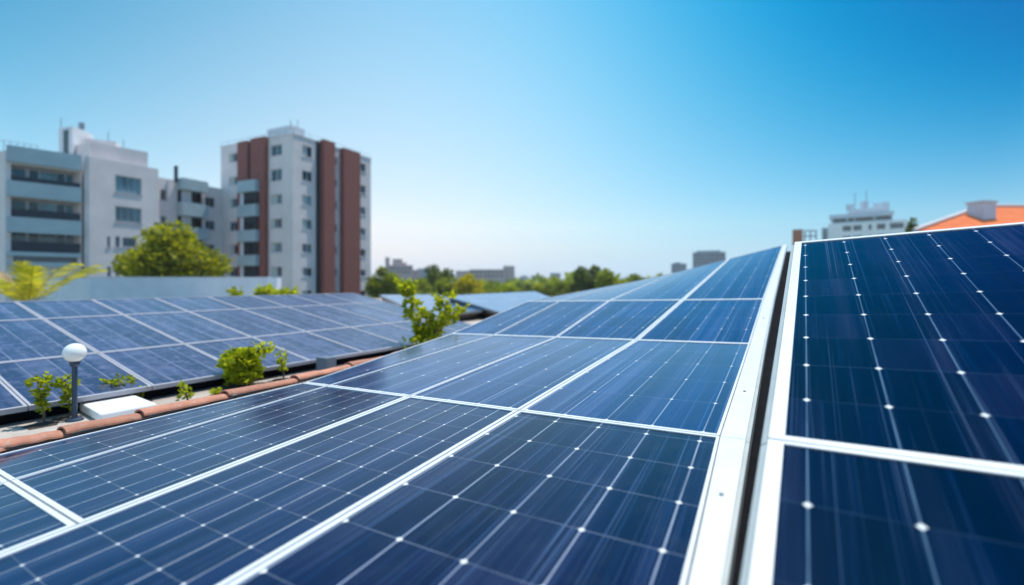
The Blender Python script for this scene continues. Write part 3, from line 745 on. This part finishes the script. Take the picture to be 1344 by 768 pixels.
# parapet cap
m = MB(); FL.box(m, -.05, FL.L+.05, ztop+.002, ztop+.16, -.3, .08); FR.box(m, .055, FR.L+.05, ztop+.002, ztop+.155, -.3, .08); m.build('parapet', M['plaster_grey'], tw)
def band(Fc, x0, x1, ytop, o, mat, name, slot=False):
    a0, a1 = Fc.s_of(x0), Fc.s_of(x1); z1 = Fc.z_of((x0+x1)/2, ytop); m = MB()
    Fc.box(m, a0, a1, GZ+.01, z1, .003, o); m.build(name, mat, tw)
band(FL, c2(223), c2(262), c2y(138), .45, M['brick'], 'brick_band')
band(FL, c2(262.5), c2(276), c2y(146), .08, M['dark_rail'], 'glazed_slot')
band(FL, c2(277), c2(332), c2y(124), .55, M['brick'], 'brick_band')
band(FR, c2(515), c2(530), c2y(135), .10, M['dark_rail'], 'glazed_slot')
band(FR, c2(531), c2(574), c2y(136), .8, M['brick'], 'brick_band')
band(FR, c2(608), c2(672), c2y(172), .8, M['brick'], 'brick_band')
# balconies
for i, (y0, y1) in enumerate([(292, 336), (385, 430), (482, 526), (577, 618), (670, 712)]):
    a0, a1 = FL.s_of(c2(242)), FL.s_of(c2(312)); zt0, zt1 = FL.z_of(c2(280), c2y(y1)), FL.z_of(c2(280), c2y(y0))
    m = MB(); FL.box(m, a0, a1, zt0, zt1, .56, 1.15); m.build('balcony', M['blue_panel'], tw)
    if i < 4:
        m = MB(); FL.box(m, a0+.1, a1-.1, zt0-1.75, zt0-.004, .56, .75); g_ = m.build('balcony_door', M['glass_dark'], tw)
        m = MB(); FL.box(m, a0+.1, a0+.75, zt0-1.74, zt0-.01, .752, .80); m.build('curtain', M['plaster_grey'], tw)
# roof box and masts
xs_, xe = c2(358), c2(466)
m = MB(); pa = Pc+(Pl-Pc)*0.40+(Pr-Pc)*0.05; pb_ = Pc+(Pl-Pc)*0.08+(Pr-Pc)*0.05; pc_ = pb_+(Pr-Pc)*0.15; pd_ = pa+(Pr-Pc)*0.15
m.prism([(p.x, p.y) for p in (pa, pb_, pc_, pd_)], ztop-.5, (HZ-c2y(80))/F*60); m.build('roof_box', M['plaster_grey'], tw)
m = MB()
for x in (418, 445):
    p = at(c2(x), c2y(82), 61); m.tube([p-V((0, 0, .6)), p+V((0, 0, 1.0))], .05, 6)
m.build('roof_mast', M['steel'], tw)
m = MB()
for Fc in (FL, FR):
    n_ = 10
    for i in range(n_+1): p = Fc.P(Fc.L*i/n_, ztop+.15, -.1); m.tube([p, p+V((0, 0, .55))], .02, 4)
    m.tube([Fc.P(0, ztop+.7, -.1), Fc.P(Fc.L, ztop+.7, -.1)], .02, 4)
m.build('roof_railing', M['steel'], tw)

# --- left apartment block
bl = thing('apartment_block', (-40, 46, GZ), 'white apartment block with blue grey balcony bands at the left', 'building')
c1 = lambda x: x/2.953
A0 = V(((7-CX)/F*41.0, 41.0)); A1 = V(((107-CX)/F*44.6, 44.6)); FW = Face(A0, A1)
zt1 = (HZ-197.5)/F*41.0
body = MB(); holes = []
openy = [(238, 322), (362, 444), (485, 566)]
for y0, y1 in openy: holes.append((FW.s_of(c1(42)), FW.L-.05, FW.z_of(c1(170), c2y(y1)), FW.z_of(c1(170), c2y(y0)), 1.3))
holes.append((FW.s_of(c1(50)), FW.L-.3, FW.z_of(c1(170), c2y(605)), FW.z_of(c1(170), c2y(578)), .2))
FW.wall(body, GZ, zt1, holes)
A00 = A0+V((-14, 5)); FWs = Face(A00, A0)
hs2 = [(FWs.L-2.6, FWs.L-1.2, z, z+1.4) for z in (1.0, 4.0, 7.0)]
FWs.wall(body, GZ, zt1, hs2)
A1b = A1+(A00-A0)
for a, b in ((A1, A1b), (A1b, A00)): body.poly([V((a.x, a.y, GZ)), V((b.x, b.y, GZ)), V((b.x, b.y, zt1)), V((a.x, a.y, zt1))])
body.poly([V((p.x, p.y, zt1-.4)) for p in (A00, A0, A1, A1b)])
body.build('wing_wall', M['plaster'], bl)
for h in hs2: FWs.window(h, bl, M['glass'], M['frame_back'])
for i, h in enumerate(holes[:3]):
    m = MB(); FW.quad(m, *h[:4], -1.3); bk = m.build('balcony_back_wall', M['plaster_grey'], bl)
    L_ = h[1]-h[0]
    for q, (f0, f1, mt) in enumerate(((.02, .2, 'glass'), (.26, .38, 'glass_dark'), (.41, .64, 'glass_light'), (.66, .77, 'glass_dark'), (.80, .98, 'glass'))):
        m = MB(); FW.box(m, h[0]+L_*f0, h[0]+L_*f1, h[2]+.3, h[3]-.15, -1.297, -1.24); m.build('balcony_window', M[mt], bl)
    m = MB(); FW.box(m, h[0]+.01, h[1]-.01, h[2]+.01, h[2]+.95, -.12, -.04)
    m.build('balcony_railing', M['dark_rail'], bl)
m = MB(); FW.quad(m, *holes[3][:4], -.19); m.build('ground_window', M['glass'], bl)
for y0, y1 in ((172, 232), (302, 360), (436, 494), (566, 582), (604, 622)):
    m = MB(); z0, z1 = FW.z_of(c1(170), c2y(y1)), FW.z_of(c1(170), c2y(y0)); FW.box(m, FW.s_of(c1(24)), FW.L-.02, z0, z1, .003, .5); m.build('balcony_band', M['blue_panel'], bl)
# middle block
B0 = V(((117-CX)/F*45.0, 45.0)); B1 = V(((208-CX)/F*50.2, 50.2)); FM = Face(B0, B1); B00 = B0+V(((107-117)/F*45+.2, 5.0)); FMs = Face(V((A1.x+.1, A1.y+.2)), B0)
zm = (HZ-205)/F*45.0
body = MB(); hm = [hole(FM, c1(447), c1(549), c2y(272), c2y(338)), hole(FM, c1(447), c1(549), c2y(390), c2y(450))]
hs3 = [hole(FM, c1(415), c1(428), c2y(503), c2y(545)), hole(FM, c1(447), c1(466), c2y(503), c2y(545)), hole(FM, c1(475), c1(530), c2y(508), c2y(545)), hole(FM, c1(415), c1(432), c2y(620), c2y(660)), hole(FM, c1(447), c1(466), c2y(620), c2y(660))]
FM.wall(body, GZ, zm, hm+hs3)
FMs.wall(body, GZ, zm, [])
Bb1, Bb0 = B1+V((-7, 9)), B0+V((-9, 7))
for a, b in ((B1, Bb1), (Bb1, Bb0), (Bb0, FMs.A.to_2d())): body.poly([V((a.x, a.y, GZ)), V((b.x, b.y, GZ)), V((b.x, b.y, zm)), V((a.x, a.y, zm))])
body.poly([V((p[0], p[1], zm-.3)) for p in (FMs.A, B0, B1, Bb1, Bb0)])
body.build('main_wall', M['plaster'], bl)
for h in hm: FM.window(h, bl, M['glass_light'], M['frame_back'], mull=3)
for h in hs3: FM.window(h, bl, M['glass'], M['frame_back'], mull=0)
# setback storey, stair tower
U0_, U1_ = V(((118-CX)/F*46.2, 46.2)), V(((194-CX)/F*50.0, 50.0)); dU = (U1_-U0_).normalized(); nU = V((dU.y*-1, dU.x))
m = MB(); zz = (HZ-186)/F*46.2; Uw = V(((97-CX)/F*47.5, 47.5))
m.prism([(Uw.x, Uw.y), (U0_.x, U0_.y), (U1_.x, U1_.y), (U1_.x+nU.x*5, U1_.y+nU.y*5), (Uw.x+nU.x*5, Uw.y+nU.y*5)], zm-.3, zz); m.build('setback_storey', M['plaster'], bl)
m = MB(); s0_, s1_, s2_ = V(((77-CX)/F*47.6, 47.6)), V(((95-CX)/F*46.9, 46.9)), V(((121-CX)/F*49.5, 49.5)); zs_ = (HZ-166)/F*47.0
m.prism([(s0_.x, s0_.y), (s1_.x, s1_.y), (s2_.x, s2_.y), (s2_.x-1.5, s2_.y+2), (s0_.x-.6, s0_.y+2.4)], zt1-.4, zs_); m.build('stair_tower', M['plaster_grey'], bl)
m = MB(); Fs = Face(s0_, s1_); Fs.box(m, Fs.L*.38, Fs.L*.72, zt1-.3, zs_-.3, .003, .05); m.build('stair_window', M['glass_dark'], bl)
m = MB(); p = at(107, 166, 48.5); m.tube([p-V((0, 0, .3)), p+V((0, 0, .35))], .25, 10); p = at(80, 167, 48); m.tube([p, p+V((0, 0, .9))], .04, 5); m.build('roof_vent', M['steel'], bl)
p = at(136, 186, 49.5); m = MB(); m.box((p.x, p.y, zz-.3), 2.4, 2.0, 1.2, .5); m.build('roof_tank', M['plaster'], bl)
p = at(60, 194, 47.0); m = MB(); m.box((p.x, p.y, zt1-.4), 4.2, 2.0, 1.3, .2); m.build('roof_tank', M['plaster'], bl)
m = MB(); p = at(142, 178, 49.5); m.tube([(p.x, p.y, zz), (p.x, p.y, zz+2.0)], .04, 5); p = at(162, 184, 49.6); m.tube([(p.x, p.y, zz-.1), (p.x, p.y, zz+1.2)], .04, 5); m.build('aerial', M['steel'], bl)
m = MB()
for i in range(7): p = FW.P(FW.L*i/12-.5, zt1, -.2); m.tube([p, p+V((0, 0, .9))], .025, 4)
m.tube([FW.P(-.5, zt1+.88, -.2), FW.P(FW.L*.5-.5, zt1+.88, -.2)], .025, 4); m.build('roof_railing', M['steel'], bl)
# rear wing
C0_, C1_ = V(((206-CX)/F*56.5, 56.5)), V(((299-CX)/F*64.5, 64.5)); FRW = Face(C0_, C1_); zr = (HZ-233.5)/F*57.0
body = MB(); hr = [hole(FRW, c1(622), c1(646), c2y(322), c2y(362)), hole(FRW, c1(622), c1(646), c2y(424), c2y(452)), hole(FRW, c1(622), c1(646), c2y(520), c2y(556)),
      hole(FRW, c1(796), c1(833), c2y(352), c2y(388)), hole(FRW, c1(796), c1(833), c2y(442), c2y(477)), hole(FRW, c1(796), c1(833), c2y(534), c2y(568)), hole(FRW, c1(796), c1(833), c2y(624), c2y(658))]
FRW.wall(body, GZ, zr, hr); Cb1, Cb0 = C1_+V((-5, 7)), C0_+V((-5, 7))
for a, b in ((C1_, Cb1), (Cb1, Cb0), (Cb0, C0_)): body.poly([V((a.x, a.y, GZ)), V((b.x, b.y, GZ)), V((b.x, b.y, zr)), V((a.x, a.y, zr))])
body.poly([V((p.x, p.y, zr-.3)) for p in (C0_, C1_, Cb1, Cb0)])
body.build('rear_wing_wall', M['plaster'], bl)
for h in hr: FRW.window(h, bl, rT.choice([M['glass'], M['glass_dark']]), M['frame_back'])
a0, a1 = FRW.s_of(c1(684)), FRW.s_of(c1(783))
for y0, y1 in ((288, 330), (378, 428), (470, 515), (560, 606)):
    m = MB(); FRW.box(m, a0, a1, FRW.z_of(c1(735), c2y(y1)), FRW.z_of(c1(735), c2y(y0)), .003, 1.3); m.build('balcony', M['blue_panel'], bl)
for y0, y1 in ((331, 377), (429, 469), (516, 559)):
    z0, z1 = FRW.z_of(c1(735), c2y(y1)), FRW.z_of(c1(735), c2y(y0))
    m = MB(); FRW.box(m, a0+.1, a1-.1, z0+.005, z1-.005, .003, .12); m.build('balcony_door', M['glass_dark'], bl)
    m = MB(); FRW.box(m, a0+.5, a0+1.7, z0+.005, z1-.01, .122, .16); m.build('curtain', M['plaster_grey'], bl)
p = at(231, 232, 58); m = MB(); m.tube([(p.x, p.y, zr-.3), (p.x, p.y, (HZ-218)/F*58)], .22, 10); m.build('flue', M['pole'], bl)

# --- buildings beyond, right and centre: each front stands square to the street it faces
def front(x, Y):
    c = at(x, HZ, Y); d = V((1.0, -c.x/c.y, 0)).normalized(); f_ = Face((c-d*30).to_2d(), (c+d*30).to_2d()); f_.Y = Y; return f_
def fbox(fc, parent, name, mat, x0, x1, y0, y1, set_back=0.0, depth=1.0):   # y1 None: down to the ground
    m = MB(); Yd = fc.Y+set_back; z1 = (HZ-y0)/F*Yd; z0 = GZ if y1 is None else (HZ-y1)/F*Yd
    fc.box(m, fc.s_of(x0), fc.s_of(x1), z0, z1, -set_back-depth, -set_back); return m.build(name, mat, parent)
wb = thing('white_building', at(1132, HZ, 90)+V((0, 0, GZ)), 'white stepped building with roof plant beyond the steep array', 'building')
fc = front(1135, 90)
M['bright'] = simple('bright_white_render', (0.80, 0.80, 0.80), 0.8, 0.0, 0.04, 0.4)
fbox(fc, wb, 'lower_storeys', M['bright'], 1087, 1191, 291, None, 0, 10)
fbox(fc, wb, 'side_wing', M['plaster_grey'], 1078, 1086.8, 296, None, .6, 8)
fbox(fc, wb, 'penthouse_wall', M['blue_panel'], 1092, 1172, 284.5, 290.9, 1.5, 7)
fbox(fc, wb, 'penthouse_roof', M['white_wall'], 1088, 1174, 279.5, 284.3, 1.0, 8)
fbox(fc, wb, 'plant_room', M['plaster_grey'], 1112, 1168, 274, 279.3, 2, 5)
for x0, x1, y0 in ((1130, 1139, 265), (1147, 1155, 267), (1158, 1166, 265.5), (1111, 1120, 269)):
    m = MB(); a, b = at(x0, 274, 94), at(x1, y0, 94); m.tube([((a.x+b.x)/2, 94, a.z-.4), ((a.x+b.x)/2, 94, b.z)], (b.x-a.x)/2, 12); m.build('water_tank', M['white_wall'], wb)
for x, y in ((1122, 253), (1137, 250)):
    m = MB(); m.tube([at(x, 274, 93), at(x, y, 93)], .07, 5); m.build('aerial', M['steel'], wb)
for y0, y1 in ((295, 302), (309, 316)):
    for x0, x1 in ((1106, 1117), (1120, 1131), (1140, 1144), (1151, 1162), (1168, 1186)):
        fbox(fc, wb, 'window', M['glass'], x0, x1, y0, y1, -.04, .036)
for x0, x1 in ((1094, 1110), (1113, 1120), (1123, 1146), (1150, 1170)): fbox(fc, wb, 'window', M['glass_dark'], x0, x1, 286, 289.5, 1.43, .06)
fbox(fc, wb, 'blue_glazing', M['glass_light'], 1080, 1085, 297, 312, .5, .09)

tb = thing('terracotta_roof_block', at(1048, HZ, 60)+V((0, 0, GZ)), 'small brick red stair block with open metal frame on its roof', 'building')
fc = front(1050, 60)
fbox(fc, tb, 'wall', M['terra'], 1040, 1053.5, 301, None, 0, 2)
fbox(fc, tb, 'annex_wall', M['plaster'], 1053.8, 1072, 318, None, .3, 2)
m = MB()
for x in (1056, 1063.5, 1071): m.tube([at(x, 318.5, 60.4), at(x, 302.5, 60.4)], .09, 5)
for y in (303, 310): m.tube([at(1055, y, 60.4), at(1072, y, 60.4)], .09, 5)
m.build('metal_frame', M['steel'], tb)

gb = thing('grey_flat_block', at(930, HZ, 240)+V((0, 0, GZ)), 'wide dark grey flat block on the skyline right of centre', 'building')
fc = front(930, 240)
fbox(fc, gb, 'wall', M['far_grey'], 909, 952.5, 331, None, 0, 9); fbox(fc, gb, 'roof_box', M['far_grey'], 914, 946, 329, 330.9, 2, 4)
for yy in (334, 339, 344, 349):
    for i in range(9): fbox(fc, gb, 'window', M['glass_dark'], 911+i*4.6, 913.6+i*4.6, yy, yy+2, -.1, .08)
gb2 = thing('small_grey_block', at(890, HZ, 260)+V((0, 0, GZ)), 'smaller dark block left of the wide grey flat block', 'building')
fc = front(890, 260)
fbox(fc, gb2, 'wall', M['far_grey'], 881, 901, 346, None, 0, 9); fbox(fc, gb2, 'roof_box', M['far_grey'], 885, 893, 344.4, 345.9, 2, 4)
def far_block(label, parts, Y, mat, rows_=()):
    x = (parts[0][0]+parts[0][1])/2; t = thing('distant_building', at(x, HZ, Y)+V((0, 0, GZ)), label, 'building'); fc = front(x, Y)
    for i, (x0, x1, y0) in enumerate(parts): fbox(fc, t, 'wall', mat, x0, x1, y0, None, i*.8, 8)
    for y in rows_:
        x0, x1 = parts[0][0]+2, parts[0][1]-2; n_ = max(3, int((x1-x0)/5))
        for i in range(n_): fbox(fc, t, 'window', M['glass_dark'], x0+(x1-x0)*(i+.2)/n_, x0+(x1-x0)*(i+.7)/n_, y, y+2.4, -.14, .1)
far_block('pinkish turreted building beyond the trees beside the tower', [(508, 542, 348), (505.5, 511, 338), (515, 528, 340), (520, 534, 344.5), (542.3, 552, 354)], 210, M['pink_wall'], (351, 356))
far_block('long pinkish flat block with raised right end beyond the yellow tree', [(616, 663, 353.5), (661, 675.5, 349), (598, 615.8, 355.5)], 230, M['pink_wall'], (356, 361))
far_block('low grey roofs between the pinkish buildings', [(548, 570, 352.5), (556, 566, 351)], 300, M['far_grey'])
far_block('pale grey towers far off on the skyline', [(722, 735.5, 358.3), (697, 704, 361.5), (706, 712, 362)], 520, M['far_grey'], (361,))
far_block('low pale grey block far off, left of the skyline towers', [(682, 694, 363), (686, 690, 361.5)], 560, M['far_grey'])

# --- house with orange tiled roof
hs = thing('tiled_roof_house', at(1290, 330, 22)+V((0, 0, -11)), 'house with bright orange tiled hip roof at the right edge', 'house')
Yh = 22.0
ridge0, ridge1 = at(1290, 271, Yh+3.5), at(1290, 271, Yh+3.5)+V((9, 0.4, 0))
e0 = at(1200, 303, Yh); e1 = e0+V((15, -.3, 0)); e2 = e1+V((6.3, 7.4, 0)); e3 = e0+V((6.3, 7.4, 0))
m = MB()
def rp(pts):
    o = pts[0]; d = (pts[1]-pts[0]).normalized(); nn = (pts[1]-pts[0]).cross(pts[2]-pts[0]).normalized(); s_ = nn.cross(d)
    m.poly(pts, [((p-o).dot(d), (p-o).dot(s_)) for p in pts])
rp([e0, e1, ridge1, ridge0]); rp([e3, e0, ridge0]); rp([e2, e3, ridge0, ridge1]); rp([e1, e2, ridge1])
m.build('roof', M['roof'], hs)
m = MB()
for a, b in ((e0, ridge0), (ridge0, ridge1), (e3, ridge0)): m.tube([a+V((0, 0, .05)), b+V((0, 0, .05))], .09, 8)
m.build('ridge_tiles', M['plaster'], hs)
m = MB(); cc = (e0+e1+e2+e3)/4; m.prism([(p.x, p.y) for p in [q_.lerp(cc, .07) for q_ in (e0, e1, e2, e3)]], GZ, e0.z-.02); m.build('wall', M['plaster'], hs)
m = MB(); a, b = at(1287, 292, Yh+1.6), at(1310, 265.5, Yh+1.6); m.box(((a.x+b.x)/2, Yh+2.0, a.z-.6), b.x-a.x, .7, b.z-a.z+.6, R(14)); ch = m.build('chimney', M['white_wall'], hs)
m = MB(); m.box(((a.x+b.x)/2, Yh+2.0, b.z+.002), b.x-a.x+.12, .82, .09, R(14)); m.build('chimney_cap', M['plaster_grey'], hs)

# --- low roofs with panels beyond the terrace
sh = thing('panel_roof_shed', at(660, 400, 19)+V((0, 0, -.6)), 'low shed with pale blue panel roof and brown eaves in the middle distance', 'shed')
n0, n1, f1_, f0_ = at(656, 410, 12.6), at(739, 396, 18.5), at(702, 382.5, 22.5), at(585, 388, 16)
def slab(m, q, th):
    m.hexa([p-V((0, 0, th)) for p in q], q)
    m.uv[-5] = [(.1, .1), (.1+10*6, .1), (.1+10*6, 4*6+.1), (.1, 4*6+.1)]
m = MB(); slab(m, [n0, n1, f1_, f0_], .06); m.build('roof_panels', M['cells_roof'], sh)
m = MB(); ctr = (n0+n1+f1_+f0_)/4
q = [p.lerp(ctr, .03)-V((0, 0, .063)) for p in (n0, n1, f1_, f0_)]
m.hexa([V((p.x, p.y, TZ+.002)) for p in [x.lerp(ctr, .12) for x in q]], q); m.build('eaves_wall', M['fascia'], sh)
sh2 = thing('panel_roof_shed', at(540, 395, 18)+V((0, 0, -.6)), 'low grey blue panel roof behind the tall forked plant', 'shed')
n0, n1, f1_, f0_ = at(560, 414, 11.5), at(634, 407, 13.5), at(575, 386.5, 20), at(498, 387, 16.5)
m = MB(); slab(m, [n0, n1, f1_, f0_], .06); m.build('roof_panels', M['cells_roof'], sh2)
m = MB(); ctr = (n0+n1+f1_+f0_)/4; q = [p.lerp(ctr, .03)-V((0, 0, .063)) for p in (n0, n1, f1_, f0_)]
m.hexa([V((p.x, p.y, TZ+.002)) for p in [x.lerp(ctr, .12) for x in q]], q); m.build('eaves_wall', M['fascia'], sh2)

# ------------------------------------------------------------------ hazy air over the town
m = MB(); m.hexa([V((-1600, -250, GZ-1)), V((1600, -250, GZ-1)), V((1600, 1500, GZ-1)), V((-1600, 1500, GZ-1))], [V((-1600, -250, 24)), V((1600, -250, 24)), V((1600, 1500, 24)), V((-1600, 1500, 24))])
hz_m = bpy.data.materials.new('thin_haze'); hz_m.use_nodes = True; hn = hz_m.node_tree; hn.nodes.clear()
ho = hn.nodes.new('ShaderNodeOutputMaterial'); hv = hn.nodes.new('ShaderNodeVolumePrincipled')
hv.inputs['Color'].default_value = (0.86, 0.92, 1.0, 1); hv.inputs['Density'].default_value = 0.00035; hv.inputs['Anisotropy'].default_value = 0.2
hn.links.new(hv.outputs[0], ho.inputs['Volume'])
structure(m.build('haze', hz_m), 'stuff')
# ------------------------------------------------------------------ trees
def crown_mesh(seed, n, size, rx, ry, rz, clumps, fill=0.75):
    rnd = random.Random(seed); m = MB(); cs = []
    for i in range(clumps):
        a = rnd.uniform(0, 2*math.pi); el = math.asin(rnd.uniform(-.75, 1)); rr = rnd.uniform(.45, .86)
        cs.append((V((math.cos(a)*math.cos(el)*rx*rr, math.sin(a)*math.cos(el)*ry*rr, math.sin(el)*rz*rr)), rnd.uniform(.24, .42)))
    for i in range(n):
        c_, r_ = rnd.choice(cs)
        d = V((rnd.gauss(0, 1), rnd.gauss(0, 1), rnd.gauss(0, 1))).normalized(); rr = rnd.random()**0.4*r_
        p = c_+V((d.x*rr*rx, d.y*rr*ry, d.z*rr*rz*.9))
        leaf(m, p, (d+V((rnd.uniform(-.9, .9), rnd.uniform(-.9, .9), rnd.uniform(-.5, .6)))).normalized(), size*rnd.uniform(.6, 1.3), rnd)
    return m
def trunk_mesh(h, r, rx, rz, seed):
    rnd = random.Random(seed); m = MB(); m.tube([(0, 0, 0), (.05*r, 0, h*.4), (0, .1*r, h), (0, 0, h+rz*.8)], [r, r*.8, r*.6, r*.2], 8)
    for i in range(7):
        a = rnd.uniform(0, 6.28); z0 = h*rnd.uniform(.75, 1.0); e_ = V((math.cos(a)*rx*.6, math.sin(a)*rx*.6, z0+rz*rnd.uniform(.2, 1.0)))
        m.tube([(0, 0, z0), V((0, 0, z0)).lerp(e_, .5)+V((0, 0, .1*rz)), e_], [r*.4, r*.25, r*.08], 6)
    return m
def tree(name, x, ytop, wpx, ybot, Y, mat, label, n=2600, leafs=.35, group=None, clumps=22, seed=1, cat='tree', meshes=None):
    k = Y/F; cx_ = (x-CX)*k; zt = (HZ-ytop)*k; zb = (HZ-ybot)*k; rz = (zt-zb)/2; rx = wpx*k/2
    t = thing(name, (cx_, Y, GZ), label, cat, group)
    cm = crown_mesh(seed, n, leafs, rx, rx*.9, rz, clumps)
    cz = (zt+zb)/2
    cm.v = [(v[0]+cx_, v[1]+Y, v[2]+cz) for v in cm.v]; cm.build('crown', mat, t)
    h = max(.5, zb-GZ+rz*.4)
    tm = trunk_mesh(h, max(.12, rx*.06), rx, rz, seed); tm.v = [(v[0]+cx_, v[1]+Y, v[2]+GZ) for v in tm.v]; tm.build('trunk', M['bark'], t)
    return t
tree('round_tree', 219, 296, 126, 392, 34, M['leaf_lime'], 'round yellow green tree in front of the white apartment block', n=11000, leafs=.32, clumps=30, seed=4)
G = 'trees in the green belt beyond the roofs'
specs = [
 (503, 352, 46, 400, 62, 'leaf_mid', 'olive green tree touching the right edge of the tower', 1700),
 (548, 362, 40, 400, 80, 'leaf_mid', 'low green tree right of the tower, behind the forked plant', 1300),
 (575, 348.5, 44, 400, 90, 'leaf_dark', 'tall dark green tree under the gap between the pinkish buildings', 1700),
 (588, 364, 40, 402, 75, 'leaf_mid', 'short green tree left of the yellow tree', 1200),
 (618, 362, 40, 402, 70, 'leaf_yellow', 'bright yellow tree in the green belt below the long pinkish block', 1700),
 (648, 369, 44, 402, 88, 'leaf_mid', 'wide low green tree right of the yellow tree', 1200),
 (686, 366, 26, 402, 92, 'leaf_dark', 'narrow dark tree below the far grey skyline', 900),
 (716, 368, 50, 402, 96, 'leaf_mid', 'low green tree below the pale skyline towers', 1200),
 (742, 366, 34, 402, 85, 'leaf_mid', 'round green tree just left of the tall dark clump', 1000),
 (772, 349, 46, 402, 75, 'leaf_dark', 'tallest dark tree of the clump left of the sloping array', 1900),
 (803, 356, 52, 402, 68, 'leaf_mid', 'broad lighter green tree right of the tallest dark tree', 1700),
 (836, 361, 46, 402, 72, 'leaf_dark', 'last dark tree that sinks behind the sloping array', 1300),
 (752, 385, 44, 408, 50, 'leaf_lime', 'low yellow green tree just behind the pale panel roof', 1000),
 (790, 378, 40, 410, 52, 'leaf_mid', 'low green tree nearest to the edge of the sloping array', 1000),
 (668, 374, 40, 402, 66, 'leaf_mid', 'low round green tree above the pale panel roof', 1000),
 (530, 368, 36, 402, 70, 'leaf_mid', 'small green tree between the tower and the forked plant', 1000),
 (1200, 291, 17, 330, 46, 'leaf_dark', 'pointed dark conifer tip left of the orange roof', 900),
]
for i, (x, yt, w, yb, Y, mt, lab, n) in enumerate(specs):
    tree('conifer' if 'conifer' in lab else 'broadleaf_tree', x, yt, w, yb, Y, M[mt], lab, n=int(n*1.8), leafs=max(.28, w*Y/F*.085), group=None if 'conifer' in lab else G, clumps=16, seed=20+i)
# far wood: one mass along the horizon
rnd = random.Random(9); m = MB()
for i in range(9000):
    Y = rnd.uniform(110, 420); x = rnd.uniform(-1.1, 1.3)*Y; s = rnd.uniform(1.5, 3.4)
    p = V((x, Y, GZ+rnd.random()**.6*(7.2+2.0*math.sin(x*.05)+1.5*math.sin(x*.017+2))))
    leaf(m, p, V((rnd.uniform(-1, 1), rnd.uniform(-1, 1), rnd.uniform(-.2, 1))).normalized(), s, rnd)
    leaf(m, p, V((rnd.uniform(-1, 1), rnd.uniform(-1, 1), rnd.uniform(-.2, 1))).normalized(), s, rnd)
structure(m.build('distant_wood', M['leaf_mid']), 'stuff')['label'] = 'far belt of trees along the horizon'
